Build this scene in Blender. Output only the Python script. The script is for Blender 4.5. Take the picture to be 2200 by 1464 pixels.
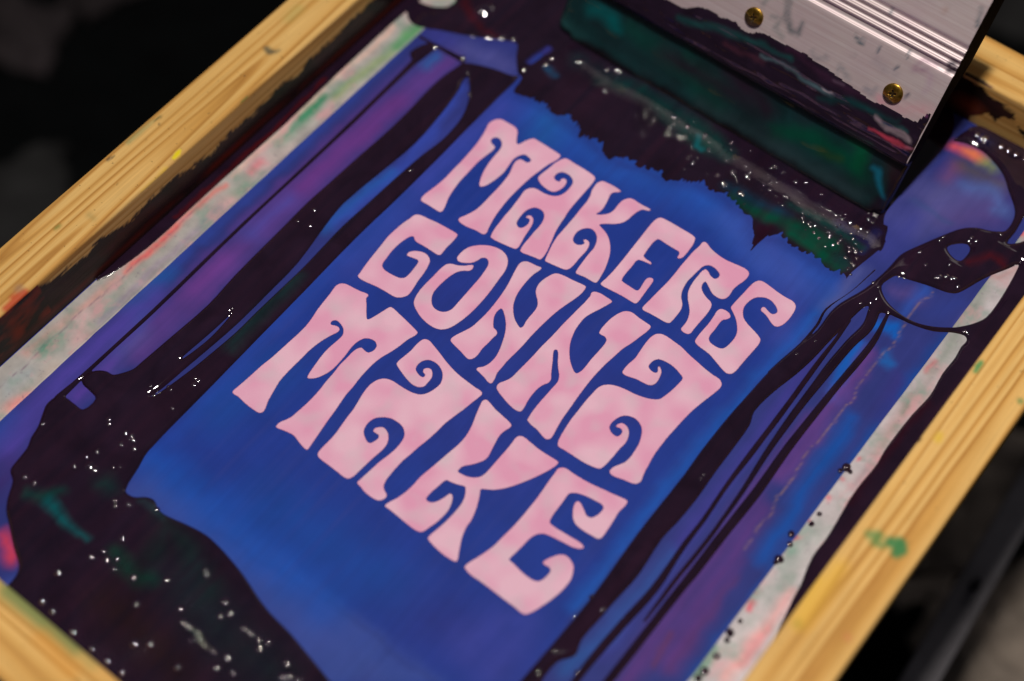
# Screen-printing frame with stencil, wet ink and squeegee. Units: metres (tables below are millimetres
# in the plane of the stretched mesh: u across the frame, v along it, z up).
import bpy, bmesh, math, random
import numpy as np
from mathutils import Matrix, Vector

for o in list(bpy.data.objects):
    bpy.data.objects.remove(o)
scene = bpy.context.scene
COL = scene.collection
MM = 0.001

# ---------------------------------------------------------------- camera
cam = bpy.data.cameras.new('camera')
cam.sensor_width = 36.0
cam.lens = 53.41
cam.clip_start = 0.02
cam.clip_end = 20.0
camo = bpy.data.objects.new('camera', cam)
COL.objects.link(camo)
# rows of the fitted rotation, given as (u, v, z) components
ROT = ((0.785426, 0.618916, -0.006916), (0.528114, -0.675938, -0.514007), (-0.322802, 0.400062, -0.857758))
camo.matrix_world = Matrix((
    (ROT[0][0], -ROT[1][0], -ROT[2][0], 0.23241738),
    (ROT[0][1], -ROT[1][1], -ROT[2][1], -0.28804496),
    (ROT[0][2], -ROT[1][2], -ROT[2][2], 0.61758584),
    (0, 0, 0, 1)))
cam.dof.use_dof = True
cam.dof.focus_distance = 0.722
cam.dof.aperture_fstop = 2.5
scene.camera = camo

# ---------------------------------------------------------------- world and lamps (a dark workshop)
world = bpy.data.worlds.new('World')
scene.world = world
world.use_nodes = True
world.node_tree.nodes['Background'].inputs[0].default_value = (0.80, 0.78, 0.85, 1)
world.node_tree.nodes['Background'].inputs[1].default_value = 0.04

def lamp(name, loc, target, size, power, color):
    l = bpy.data.lights.new(name, 'AREA')
    l.shape = 'DISK'
    l.size = size
    l.energy = power
    l.color = color
    o = bpy.data.objects.new(name, l)
    o.location = loc
    o.rotation_euler = (Vector(target) - Vector(loc)).to_track_quat('-Z', 'Y').to_euler()
    COL.objects.link(o)
    return o
lamp('ceiling_lamp', (0.055, 0.02, 1.25), (0, 0, 0), 0.085, 11.5, (1.0, 0.93, 0.85))
lamp('ceiling_lamp', (0.0, -0.2, 1.45), (0, 0, 0), 0.085, 2.0, (1.0, 0.90, 0.80))
lamp('added_sheen_light', (0.1, 1.3, 0.55), (0, 0, 0), 0.5, 0.6, (1.0, 0.92, 0.88))  # added broad light for soft sheen on the ink, not a workshop lamp
lamp('ceiling_lamp', (-0.55, -0.15, 1.5), (0, 0, 0), 0.10, 1.2, (1.0, 0.92, 0.86))

vs = scene.view_settings
vs.view_transform = 'Standard'
vs.look = 'None'
vs.exposure = 0.0
vs.gamma = 1.0
vs.use_curve_mapping = False
scene.cycles.use_denoising = True
scene.cycles.max_bounces = 6
scene.cycles.sample_clamp_indirect = 4.0

# ---------------------------------------------------------------- tables (mm)
LETTERS={
 'M1':[[-90.6,95.5],[-89.8,99.2],[-87.4,101.6],[-83.4,102],[-78.2,102.1],[-75.6,100.6],[-73.1,96.7],[-71,94.2],[-69.9,94.6],[-68.5,98.6],[-66.3,102],[-63.5,102.3],[-56.2,102.3],[-49.5,102.1],[-48.4,101.5],[-48.4,98.4],[-50,93.4],[-51,87.7],[-52,81.4],[-52.5,72.8],[-52.6,64.6],[-52,57.1],[-51,50.6],[-49.3,44],[-48.3,40.9],[-49.1,39.3],[-51.2,39],[-53.6,38.9],[-57.5,38],[-61.5,37.7],[-64.1,38.3],[-64.6,40],[-63.1,43.4],[-61.4,48.7],[-61,54.1],[-61.1,59.5],[-61.1,65.4],[-61.4,71.1],[-62.2,76.8],[-63.9,81.9],[-64.4,84.9],[-63.6,87],[-62.1,87.7],[-59.9,87.6],[-58.6,88.6],[-58.9,90.3],[-61,90.9],[-63.2,91.1],[-64.6,89.8],[-65.7,87.6],[-66.1,84.7],[-65.4,79.9],[-64.8,75.5],[-65.1,71.2],[-65.8,66.9],[-66.8,63.5],[-68.3,61.4],[-69.4,61.5],[-71.2,64.2],[-72.9,68.5],[-74,72.5],[-74.7,76.4],[-75.2,80.9],[-75.6,86],[-76.9,89.2],[-79.2,90.9],[-81.4,91],[-82.8,89.6],[-82.8,87.7],[-81.1,86.3],[-79.2,85.9],[-78.1,84.8],[-78.1,82.2],[-78.6,78.3],[-79.2,73.7],[-79.2,69.2],[-79,63.7],[-78.8,57.5],[-77.9,51.2],[-76.8,46.1],[-75.5,42.7],[-74.3,39.4],[-74.1,37.3],[-74.9,36.5],[-77.2,36.3],[-82,36.3],[-86.4,36.1],[-87.5,37.4],[-87.7,40.2],[-87.2,43.9],[-86.5,48.9],[-86.1,54.4],[-86.3,61.4],[-86.3,67.4],[-86.7,73.9],[-87.1,79.7],[-87.9,85.2],[-89.2,90.8]],
 'A1':[[-48.6,83],[-49.3,84.7],[-49,88.2],[-48.4,92.1],[-48,96.2],[-47.2,99.1],[-46,101.5],[-44,102.3],[-40.7,102.2],[-35.3,102.3],[-30.6,102.2],[-26.9,101.7],[-25.7,100.4],[-25.2,97.4],[-25,92.4],[-24.8,86.7],[-24.6,81],[-24.2,75.9],[-23.3,71.5],[-22.7,67],[-21.8,62.7],[-20.5,58.7],[-18.9,53.6],[-17.8,49.9],[-17.4,46.4],[-17.8,44.7],[-19.2,44.3],[-22.7,43.6],[-26.1,42.7],[-28.4,42.7],[-29.1,43.9],[-29.7,47.3],[-29.9,52.1],[-30.2,56.2],[-30.2,60],[-30.7,63.6],[-32.2,66.8],[-34.3,68.4],[-36.8,68.6],[-39.1,67.7],[-40.5,65.7],[-41.3,62.9],[-41.3,60],[-40.9,56.8],[-40,54.5],[-38.4,53.6],[-36.8,53.8],[-35.9,55.3],[-35.5,57.4],[-35.8,59.3],[-36.8,60.6],[-37.9,60.5],[-38.9,60.5],[-38.8,61.6],[-37.8,62.6],[-36.3,62.5],[-34.7,61.2],[-33.5,58.6],[-32.7,54.9],[-32.1,51.1],[-31.1,46.9],[-30.6,44.1],[-31,42.4],[-32.8,41.7],[-36.4,41],[-40.5,40.3],[-44.8,40.1],[-45.7,41.2],[-46.7,45.1],[-47.3,50.3],[-47.8,55.4],[-48,60.2],[-48.5,64.6],[-49,69],[-49.5,72.6],[-48.9,74.9],[-47.3,76.8],[-45,77.6],[-41.5,77.7],[-38.4,78.3],[-35.8,79.4],[-33.8,81.5],[-32.7,84.6],[-32.6,88.4],[-33.2,91.6],[-34.7,93.4],[-37.2,94.5],[-39.5,94.5],[-41.5,93.9],[-42.7,92.4],[-43.1,90.2],[-42.7,88.7],[-41.3,87.9],[-39.9,87.9],[-38.9,88.6],[-39.3,90.2],[-38.3,91.3],[-36.7,91.1],[-35.6,89.3],[-35.3,86.6],[-35.8,84.1],[-37,81.8],[-39.1,80.7],[-42,80.7],[-45.5,81.3]],
 'K1':[[-23.3,96.4],[-23.4,99.6],[-22.1,101.9],[-19.7,102.5],[-15.9,102.9],[-13,102.9],[-10.8,102.4],[-11.7,101.2],[-13.4,99.6],[-13.9,97.8],[-13.1,94.8],[-12.3,91.7],[-11.7,88.6],[-11.8,85.6],[-12.4,83.7],[-11.2,84],[-9.1,85.9],[-7.4,88.3],[-6.9,91.5],[-7.2,95],[-6.9,98.5],[-5.4,101.3],[-3.2,102.3],[0.2,102.2],[3.6,102.3],[6.3,102.6],[7.8,102.1],[6.4,100.9],[4.2,99.9],[2.9,97],[2.4,93.7],[1.9,89.7],[0.6,86.7],[-1.6,84.3],[-5.3,81.5],[-7.2,79.4],[-5.5,78.6],[-2.5,77.7],[0.7,76],[3.7,73.3],[6.1,70.3],[8,66.9],[9.3,63.7],[10.6,59.9],[11.5,55.7],[12.1,51.8],[11.7,50.5],[9.5,50.1],[5.7,49.9],[2.7,49.3],[0.8,49.2],[0.2,50.4],[-0.3,54.1],[-0.8,59.3],[-1,63.4],[-1.2,66.7],[-2.3,70.1],[-3.8,72.5],[-6.4,74.4],[-9,74.8],[-11,73.6],[-12.5,71.8],[-13.3,69],[-13,66],[-12,63.9],[-10.1,62.9],[-8.3,63.2],[-6.9,64.4],[-6.5,65.8],[-7.4,66.5],[-8,67],[-7.3,68],[-5.7,68.1],[-4.2,66.9],[-3.1,63.9],[-2.9,60.5],[-3,56.9],[-2.8,52.9],[-3.1,49.5],[-4.1,47.8],[-5.8,47.1],[-9.3,46.4],[-12.8,45.8],[-15.3,45.6],[-16,46.8],[-17.2,50.7],[-18.5,55.4],[-19.4,60.3],[-19.6,65.1],[-19.8,70],[-20,75.6],[-20.5,81.7],[-20.7,86.6],[-21.6,91],[-22.8,93.8]],
 'E1':[[13.2,100],[14.3,101.6],[16.8,102.1],[22.2,102.4],[27.8,102.5],[31.6,102.6],[34.5,102.1],[35.3,100.9],[36.2,98.1],[36.5,94.8],[36.7,91.4],[36.5,88.5],[35.7,87.2],[34.7,86.7],[34.2,88.1],[34,89.3],[33,90.3],[30.8,90.3],[27.5,90.2],[23.5,90.3],[21.2,90.3],[20.3,89.2],[20,86.5],[20.3,82.1],[20.7,78.9],[20.9,77.7],[23,76.9],[25.2,76.9],[26.5,76.5],[26.6,75.7],[25.1,75.4],[22.2,74.9],[20.4,74.2],[19.8,72.7],[20.1,69.1],[20.1,65.3],[20.3,62],[21,59.5],[22.4,59.1],[25.8,59.1],[29.6,59.1],[30.5,59.7],[30.5,61.7],[30,64.8],[29.8,67.3],[30.4,68.8],[31.8,69.6],[33,68.9],[33.5,66.8],[33.8,62.6],[34.2,58.2],[34.4,54],[33.7,52.7],[31.1,52.4],[26.2,52.3],[21.1,51.7],[17.5,51.3],[14.8,51.2],[13.9,51.9],[14.2,55.8],[14.4,60.9],[14.3,65.6],[14,72.3],[13.6,79],[13.2,85.8],[12.8,91.9],[12.7,97.9]],
 'R1':[[39.1,99.6],[39,101.7],[40,103],[42,102.6],[44,101.7],[48.5,100.7],[53.6,100.5],[58.6,101.2],[62,101.8],[65.2,101.9],[67.2,101],[68,98.5],[67.7,94.9],[66.8,91.4],[66.5,87.8],[66.9,84.8],[66.6,82.1],[65.1,80.3],[62.7,79.8],[59.8,80.2],[57,81.8],[54.6,83.3],[53.3,83.7],[53,82.1],[53.9,79.7],[56.3,77.8],[59,76.6],[61.6,75.9],[63.3,74.5],[64.1,71.8],[64.4,68],[64.3,62.6],[64.3,58],[64.4,55.5],[63.5,54.1],[61.3,53.7],[59.5,54.3],[59.2,56],[59.1,59.2],[58.2,62.5],[56.7,65.4],[54.7,67.8],[52.5,70.1],[50.4,73.2],[49.4,75.8],[48.6,80.6],[48.5,84.7],[48.5,87.8],[49.3,89.8],[51.2,89.5],[53.1,88.3],[55.6,87.9],[56.7,89.1],[56.5,91.3],[54.3,92.6],[51.4,93.2],[49.1,92.6],[47.6,90.8],[47,87.7],[46.7,83.3],[46.4,79],[46.9,75.2],[47.8,71.9],[49.4,69.1],[52,66.3],[53.2,63.3],[53.5,59.5],[53.5,55.6],[53.1,53.8],[51.5,53],[46.9,52.7],[42.7,52.4],[39.2,52],[38,52.8],[37.9,55.3],[38.2,60.3],[38.5,66],[38.9,71.7],[38.9,77.9],[38.6,83.9],[38.6,89.4],[38.6,95]],
 'S1':[[71.3,79.1],[71.1,81],[71.2,84.8],[71.5,90.1],[71.7,95.3],[72.3,98.5],[73.7,100.5],[76,101.1],[80,100.8],[84.6,100.3],[88.9,100.2],[92.5,100.4],[94.8,99.5],[96.1,97.5],[96.7,93.9],[96.8,89.7],[96.1,85.8],[94.8,83.7],[93.1,83.2],[90.4,84.1],[88.2,85.3],[85.8,86.1],[83.7,86.5],[83,88],[83.8,89.2],[85.7,88.7],[88.3,88.1],[89.8,88.9],[90.1,90.8],[88.2,92.7],[84.9,94.1],[81.7,94],[79,92.5],[77.2,90.4],[76.2,87],[76.2,83.3],[77.5,80.3],[79.6,77.9],[82.7,76.4],[86.7,75.2],[90,74.2],[92.4,72.8],[93.2,70.2],[93.2,66.3],[93,61],[92.9,55.7],[92.8,51.2],[91.9,48.7],[89.9,47.7],[86.2,48.5],[82.1,49.9],[78,51.2],[74,51.6],[70.6,51.9],[68.6,52.9],[68.1,54.4],[67.9,58.9],[68,64.2],[67.7,69.3],[67.2,73.3],[67.9,75.4],[70.1,76.2],[72.7,75.9],[74.2,74.4],[73.6,72.5],[72.3,70.9],[72,68.7],[72.3,64.3],[72.3,60.3],[73.2,57.8],[75.2,56.8],[78.5,56.7],[80.6,57.4],[81.7,58.9],[82.2,62.2],[82.2,66.1],[81.3,69.4],[79,72.8],[76,75.8],[73.5,77.5]],
 'G':[[-81.6,-17.6],[-82.2,-15.2],[-83.2,-9.8],[-84,-3.4],[-84.7,3],[-85.4,8.8],[-85.3,14.3],[-84.9,19.6],[-84,24.2],[-83.3,27.7],[-80.9,29.2],[-76.7,29.9],[-71.4,30.8],[-65.8,31.3],[-61.2,31.6],[-58.9,31.3],[-58.4,29.2],[-58.2,25.8],[-58.3,22.2],[-58,18.9],[-58,16.8],[-59.1,16],[-63.2,15.9],[-67.9,15.8],[-71.8,15.5],[-73.6,15.9],[-75.4,17],[-76.6,16.2],[-77.6,13.1],[-78.2,8.8],[-78.2,3.9],[-77.5,-1.2],[-76.8,-4.8],[-75.4,-6.2],[-72.7,-6.8],[-68.7,-6.5],[-65.2,-5.8],[-63.2,-4.2],[-62.8,-1.5],[-63.1,2.4],[-63.8,6.7],[-64.9,7.6],[-67.2,7.2],[-69.7,6.6],[-71,6.7],[-71.1,8.7],[-69.6,10.7],[-67.3,12.2],[-64.3,13],[-61.3,12.2],[-59.6,10.7],[-58.5,8.1],[-57.4,3.4],[-56.8,-1.6],[-55.8,-6.3],[-55.3,-10.4],[-56.2,-12.8],[-58.1,-14.8],[-60.2,-15.7],[-64.7,-16],[-70.2,-16.5],[-75.4,-17.5],[-79.1,-18]],
 'O':[[-50.5,20.6],[-50.9,24.1],[-50.2,28.2],[-48.1,31.5],[-45.1,34.3],[-41.4,36.4],[-37.5,37.4],[-33.8,37.1],[-30.6,35.4],[-28.3,32.3],[-27,28.5],[-26.4,23.4],[-25.6,17.3],[-25.1,11.6],[-24.9,6.3],[-25,0.8],[-25.5,-4.2],[-26.4,-8.8],[-27.7,-12.8],[-29.9,-15.7],[-32.7,-17.1],[-36.5,-17.5],[-41,-17],[-45.8,-15.4],[-49.8,-13.1],[-51.5,-10.4],[-52.6,-5.9],[-52.9,-1.3],[-52.8,4.2],[-52.8,9.8],[-52.2,14.1],[-50.7,15.9],[-47.7,17.2],[-44.6,19.2],[-42.7,21.2],[-41.2,21.9],[-40.4,20.1],[-40.9,18.2],[-43.1,16.6],[-45.1,14],[-46.2,10.4],[-46.8,5.5],[-46.9,0.6],[-46.3,-3],[-44.4,-6.2],[-41.9,-8.3],[-39.1,-8.8],[-36.3,-8],[-34.4,-6.1],[-33.6,-3.5],[-33.7,0.8],[-33.9,6.7],[-34.1,12],[-34.3,17.3],[-34.9,22.4],[-35.8,26.5],[-37.5,28.6],[-39.3,29],[-40.9,27.7],[-41.5,25.5],[-42.5,23.2],[-44.5,21.2],[-46.8,19.8],[-48.9,19.4]],
 'N1':[[-24.2,35.9],[-23.8,38.3],[-22.1,39.9],[-19.7,40.5],[-17.1,40.8],[-14.2,41.3],[-14.1,39.3],[-14.8,36.4],[-15.1,32.3],[-14.9,27.7],[-14.4,23.4],[-13.3,19.5],[-11.7,16],[-9.1,12.7],[-6.3,10.2],[-3,8.5],[-1.2,8.1],[-0.7,9.6],[-1.4,12.7],[-1.6,16.5],[-1.8,20.4],[-2.6,23.1],[-4.3,25.2],[-6.7,27.3],[-8.4,29.3],[-9.5,32.6],[-9.4,36.1],[-8.4,40],[-7.1,42.7],[-5.1,43.9],[-1.6,44.6],[2.5,45.1],[6.5,45.8],[9.3,45.9],[10,44.1],[10,40.4],[9.1,35.6],[7.9,30.6],[6.9,25.2],[6.3,19.4],[5.9,13.4],[5.7,7],[5.8,1.2],[5.6,-4.2],[5.3,-9.5],[5.4,-14.6],[5.6,-18.3],[6.7,-21.8],[6.9,-24.2],[5.4,-24.7],[2.2,-23.8],[-1.1,-23.2],[-3.3,-22.7],[-3.4,-21.4],[-1.8,-19.6],[-0.6,-16.1],[-0.5,-12.1],[-1.5,-7.7],[-3,-3.7],[-4.7,0.2],[-6.8,3.8],[-9.5,7],[-12.8,9.8],[-14.5,10.8],[-15.3,10.5],[-15.6,8.3],[-15,5.4],[-13.4,2.7],[-11.3,0.3],[-9.1,-0.3],[-7.8,-1.6],[-7.9,-4.2],[-8,-8.3],[-8.2,-12.3],[-7.8,-16.3],[-8.1,-18.7],[-9.3,-20.4],[-11,-20.7],[-15.2,-19.7],[-19.9,-18.9],[-22.9,-18],[-23.4,-16.7],[-22.8,-13.9],[-21.3,-10.1],[-19.8,-5.7],[-19.3,-0.6],[-19.1,4.1],[-19.3,9.4],[-19.8,15],[-20.7,21.2],[-21.9,26.4],[-23.4,32]],
 'N2':[[14.2,43],[13.6,44.9],[14.6,46.3],[17.3,47.1],[20.6,47.2],[24.4,46.9],[24.1,44.6],[22.5,40],[21,36.2],[19.7,31.9],[19.6,28.4],[20,24.1],[20.8,20.8],[22.3,16.7],[24.3,13.1],[27.5,9.1],[30.6,6.4],[33.3,4.7],[34.8,4.5],[35.7,6.2],[36,9.4],[35.7,14.9],[35.8,20.7],[35.7,25.2],[35.1,27.7],[33.4,28.7],[31.1,28.5],[30,28.9],[29.4,31.5],[29.4,36],[30,40.5],[31.4,44.6],[33.1,46.7],[35.7,47.7],[40.4,47.3],[44.9,47.2],[47.3,46.8],[47.6,44.1],[46.8,39.9],[45.6,34],[44.1,28.6],[43.4,22.9],[42.7,17.2],[42.4,11.8],[42.3,6],[42.6,-0.1],[43.1,-6.6],[43.7,-12.3],[44.2,-18.1],[45.1,-23.5],[46.1,-28.2],[46.1,-30.3],[44.9,-31.6],[42.7,-31.5],[38.6,-30.4],[34.5,-30],[32,-29.2],[31.6,-28],[31,-24.1],[30.7,-18.7],[30.7,-13.1],[30.7,-8.1],[30.6,-4.4],[29.3,-1.6],[26.5,1.3],[23.9,4.4],[21.9,7.3],[20.2,8.9],[19.1,8.4],[19.5,6.8],[21.8,3.4],[23.9,-0.1],[26.1,-3.5],[27.5,-5.5],[27.6,-7.7],[26.3,-10.3],[25.6,-13.6],[25.6,-17.8],[26,-21.2],[26.8,-24.9],[26.9,-27.2],[26,-28.1],[23.5,-28.4],[19.8,-27.9],[15.6,-26.8],[11.6,-25.5],[10,-24.3],[9.6,-22],[10.9,-19.5],[12.2,-16.2],[12.5,-11.6],[12.8,-5.6],[13,-0.2],[13,5.6],[13.3,11],[13.5,16.5],[13.5,22.4],[13.8,27.9],[14,32.8],[14.3,37.6],[14.3,41.3]],
 'A2':[[51.4,18.2],[51,19.8],[51,23.6],[51.6,28],[51.2,32.2],[50.8,35.8],[50.6,39.2],[50.8,42.6],[51.8,45],[53.9,46.6],[56.9,47],[60.8,46.8],[65.3,46.5],[70.4,45.3],[75.9,44.4],[81.2,43.5],[85.7,43.1],[88.9,43.1],[91.1,42],[92.1,39.9],[91.8,36.5],[90.7,31.3],[89.6,26],[88.8,21.1],[88.3,15.2],[88,8.8],[87.8,3.2],[87.9,-2.1],[88.1,-6.8],[88.7,-11.1],[89.3,-14.2],[89.7,-16.8],[90.5,-19.8],[91.2,-22.2],[90.4,-24.4],[88.3,-25.6],[84.7,-26.4],[80.9,-27.6],[78.4,-27.7],[77.1,-26.7],[77.3,-24.1],[78.8,-21.2],[80,-18.5],[80.3,-14.7],[80,-11.3],[79.4,-7.6],[78,-3.8],[76.3,-0.9],[74,1],[70.9,1.9],[68.1,1.5],[65.8,0.2],[64.3,-2],[63.4,-5.2],[63.6,-8.4],[65.1,-10],[67.5,-10.8],[69.4,-10.5],[70.1,-8.8],[69.7,-7],[68.2,-6.3],[66.9,-6.7],[65.8,-6.7],[66.1,-4.9],[67.5,-3.5],[69.7,-3.6],[71.9,-4.9],[73.7,-7.8],[74.4,-11.5],[74.1,-14.7],[74.1,-19],[74,-23.2],[73.7,-26.3],[73.1,-28.3],[71.7,-29.2],[68.2,-30.1],[63.3,-30.7],[58.1,-30.8],[54.1,-31],[51.2,-31.1],[49.9,-29.4],[49,-26.5],[48.1,-21.1],[47.5,-16.1],[47.3,-10.7],[47,-4.7],[47.1,0.3],[47.3,4.3],[48.5,7.1],[50.7,9.2],[53.9,10.7],[58,11.7],[62.9,12.4],[67.3,13.6],[70.9,15.2],[73.3,17.1],[74.3,20.1],[75.2,24.8],[75.6,29.5],[75.4,32.9],[72.6,34.2],[69,35.2],[65.6,35.4],[62.7,35],[60.6,34.2],[59.3,32.2],[59,30],[59.3,28.3],[61,27.3],[62.9,27.2],[64.1,27.8],[64,29],[63,30.5],[63,31.5],[64.1,31.1],[65.8,29.5],[66.7,27],[67.2,24.2],[66.8,21.7],[65.2,20.2],[62.5,19.6],[58.6,19.1],[55,18],[52.6,17.6]],
 'M2':[[-85.7,-33],[-86.4,-28.8],[-85.7,-26.2],[-83.5,-24.6],[-79.8,-24],[-75,-23.3],[-71.3,-22.4],[-70.2,-23],[-70.1,-24.5],[-67.4,-27.5],[-65,-30.3],[-62.2,-33.2],[-61.3,-32.9],[-60.1,-29.5],[-59,-25.3],[-57.7,-21.3],[-55.6,-21],[-50.9,-21.7],[-45.6,-22.5],[-40.8,-23.4],[-38.1,-24.2],[-37.9,-26.1],[-39.2,-30],[-40,-35.2],[-41.1,-40],[-42.6,-45],[-43.4,-50.1],[-43.5,-55.3],[-43.3,-60.3],[-42.7,-65.5],[-42.5,-70.4],[-41.6,-75.9],[-40.7,-81.4],[-40.2,-85.3],[-39.3,-90.7],[-38.4,-96.1],[-37.6,-100.9],[-37.5,-102.8],[-39.3,-103.1],[-43.2,-102.3],[-47,-101.3],[-50.1,-101.6],[-53.4,-102.4],[-56,-103.1],[-56.8,-102.9],[-57.1,-100.7],[-55.7,-97.4],[-54.7,-94.8],[-54.3,-90.8],[-53.9,-86.1],[-53.8,-81],[-54,-76.2],[-54.6,-71],[-54.9,-65.5],[-55.5,-60.2],[-55.4,-55],[-55.4,-51.1],[-54.8,-48.4],[-53.7,-47],[-51.9,-47.1],[-50,-47.2],[-48.9,-46.5],[-48.1,-44.4],[-48.6,-41.9],[-50.6,-40.5],[-53.3,-40.7],[-55.7,-42.1],[-56.8,-44.1],[-57.4,-46.8],[-57.4,-50.1],[-56.8,-54.8],[-56.5,-59.7],[-56.6,-64.9],[-57.7,-68.9],[-59.4,-72.3],[-61.9,-74.7],[-63,-74.7],[-63.9,-71.9],[-64.8,-66.9],[-65.5,-62.2],[-65.8,-57.3],[-65.4,-52.4],[-65.2,-48],[-66.1,-45.8],[-68.1,-44],[-71,-43],[-73.1,-43],[-74.3,-44.1],[-74.3,-45.6],[-73.3,-46.2],[-71.6,-45.4],[-69.8,-45.1],[-68.4,-46],[-68.3,-47.8],[-69.4,-50.6],[-70.6,-54.5],[-71.5,-58.8],[-72,-63.5],[-72,-68.7],[-72.1,-73.8],[-72.1,-79],[-71.8,-83.8],[-70.8,-88.1],[-69.8,-91.7],[-68.8,-95.3],[-67.1,-99],[-66.8,-101.2],[-68,-102.5],[-71.2,-102.8],[-75.9,-102.8],[-81.2,-102.2],[-84.3,-102.4],[-85.3,-101.6],[-85.2,-98.7],[-84.8,-94],[-84.5,-88.7],[-84.2,-83.3],[-83.5,-77.6],[-83.1,-71.5],[-82.8,-65.4],[-82.5,-59.9],[-82.5,-54.6],[-83.2,-49.2],[-84.2,-44.7],[-84.9,-39.9]],
 'A3':[[-34.7,-43.6],[-35.1,-41.7],[-34.7,-38.1],[-34.2,-33.9],[-34.3,-29.7],[-34,-26.6],[-33,-24.8],[-30.9,-24.2],[-27.4,-25],[-22.8,-26.3],[-18.2,-27.8],[-13.2,-29.1],[-7.9,-30],[-2.6,-30.3],[2,-30.5],[5.3,-30.4],[6.9,-31.1],[7,-33.2],[6.3,-37.2],[5.4,-42.9],[4.2,-48.8],[3.3,-53.8],[3,-59.5],[2.4,-65.4],[1.5,-70.9],[1,-75.6],[0.4,-80.2],[0.3,-83.9],[0.4,-87.9],[0.7,-91.8],[1.7,-95.1],[3.5,-96.6],[5.6,-97.6],[6.2,-98.8],[5.6,-101],[4,-102.3],[1.1,-102.8],[-2.8,-102.7],[-6.3,-101.9],[-8.6,-101.4],[-8.8,-100.1],[-8.5,-96.9],[-8.1,-92.2],[-7.6,-87],[-6.7,-82.2],[-6.2,-77.6],[-6.4,-73.5],[-7.2,-70.5],[-9.1,-68.3],[-12,-66.9],[-15.4,-66.8],[-18.4,-67.3],[-21.7,-69.3],[-24,-72],[-24.7,-75],[-24.3,-78.1],[-23.2,-80.2],[-20.5,-82.1],[-18.4,-82.9],[-17.1,-82.5],[-16.2,-80.3],[-16,-78.3],[-16.9,-77.2],[-18.6,-77.2],[-20,-77.2],[-20.5,-75.7],[-19.4,-74],[-17.6,-72.8],[-15.3,-73.2],[-13.2,-74.5],[-11.2,-77.3],[-10.5,-80.3],[-10.7,-84.1],[-11.2,-88],[-11.5,-92.8],[-11.8,-96.9],[-12.1,-100.3],[-13.2,-102.3],[-15.4,-102.9],[-19.5,-102.8],[-24.6,-102.7],[-29.2,-102.7],[-31.6,-102.2],[-32.7,-100.7],[-32.9,-97.2],[-32.8,-92.3],[-33,-88.2],[-33.8,-82.8],[-34.4,-78.3],[-34.9,-73.8],[-36.1,-68.5],[-37,-64.2],[-37.3,-59.9],[-36.8,-57.1],[-35.6,-54.5],[-33.7,-52.7],[-31.2,-51.7],[-28,-51.4],[-24.1,-51.3],[-19.9,-50.8],[-16.8,-49.9],[-14.6,-48.4],[-13,-45.7],[-12,-42.1],[-11.9,-38.5],[-13.6,-35.2],[-15.5,-33.4],[-18.6,-32],[-21.7,-31.8],[-24.4,-32.7],[-26.1,-34.8],[-26.6,-37.6],[-25.9,-40],[-24.1,-41.1],[-21.5,-41.6],[-20.2,-41.1],[-20.4,-39.8],[-22.1,-39.2],[-22.9,-37.9],[-22.1,-36.4],[-20.4,-35.7],[-18.3,-36.9],[-17,-39.1],[-16.7,-42.6],[-16.9,-45],[-18.8,-46.8],[-21.7,-47.4],[-25.7,-46.8],[-30.1,-45.5]],
 'K2':[[9.9,-36.2],[9.4,-34.1],[10.3,-32.5],[12.6,-32.6],[16.7,-33.7],[21.7,-34.4],[26,-35],[28,-35.9],[28,-37.5],[27.1,-40.6],[27,-43.7],[27.7,-47.4],[28.7,-51.4],[29.5,-55],[29.2,-57.4],[27.7,-60.3],[25.7,-63.1],[23.8,-65.4],[23.2,-67.4],[23.4,-69],[25.1,-69.1],[28.3,-68.4],[31.3,-66.7],[33.2,-64.4],[33.8,-61.1],[33.8,-56.4],[33.8,-51.7],[33.8,-46.9],[33.6,-42.5],[33.4,-39.6],[34.2,-37.8],[36.3,-37],[40.3,-37.3],[45.9,-37.7],[51.1,-37.5],[55.2,-37.3],[56.3,-37.6],[56.4,-39.6],[55.4,-43.1],[53.8,-47.2],[51.6,-51.9],[49.5,-55.9],[47.2,-59.8],[44.7,-63.3],[41.7,-66.3],[38.9,-68.2],[37.2,-69.4],[37.3,-70.2],[38.7,-72.5],[40.2,-75.4],[41.5,-78.4],[42.6,-81.6],[43.4,-85],[43.5,-87.1],[44.5,-90.9],[45.7,-93.9],[47.4,-97],[49.4,-100.5],[50.5,-102.7],[50.1,-103.5],[47.8,-104],[43.3,-104.2],[38.1,-103.7],[34.8,-103],[33.7,-102.5],[33.4,-100.7],[34,-96.8],[34.6,-92.4],[34.9,-87.6],[34.9,-83],[34.5,-79.3],[33.3,-76.2],[31.7,-73.9],[30.7,-73],[28.8,-73.6],[25.9,-74.7],[23.2,-75.3],[22.1,-75.6],[21.5,-77.2],[21.1,-80.7],[20.6,-84],[20.6,-87.3],[21,-88.4],[22.4,-88.7],[24.3,-87.7],[25.7,-85.6],[26.7,-82.8],[27.5,-79.9],[28.6,-79.6],[30.1,-81],[31.3,-83.5],[32.2,-86.9],[32.2,-90.8],[31.7,-94.7],[30.8,-98.2],[30,-101.1],[28.9,-102.3],[26.2,-102.9],[21.9,-102.9],[16.8,-102.6],[11.6,-102.4],[9,-102.4],[8.4,-101.7],[9,-99.3],[10.4,-95.8],[11.3,-91.7],[11.8,-87.1],[11.8,-81.3],[12.6,-75.7],[13.4,-70],[14.1,-64.3],[14.9,-58.6],[14.9,-53.2],[14.1,-48.9],[12.9,-45],[11.3,-40.7]],
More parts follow.
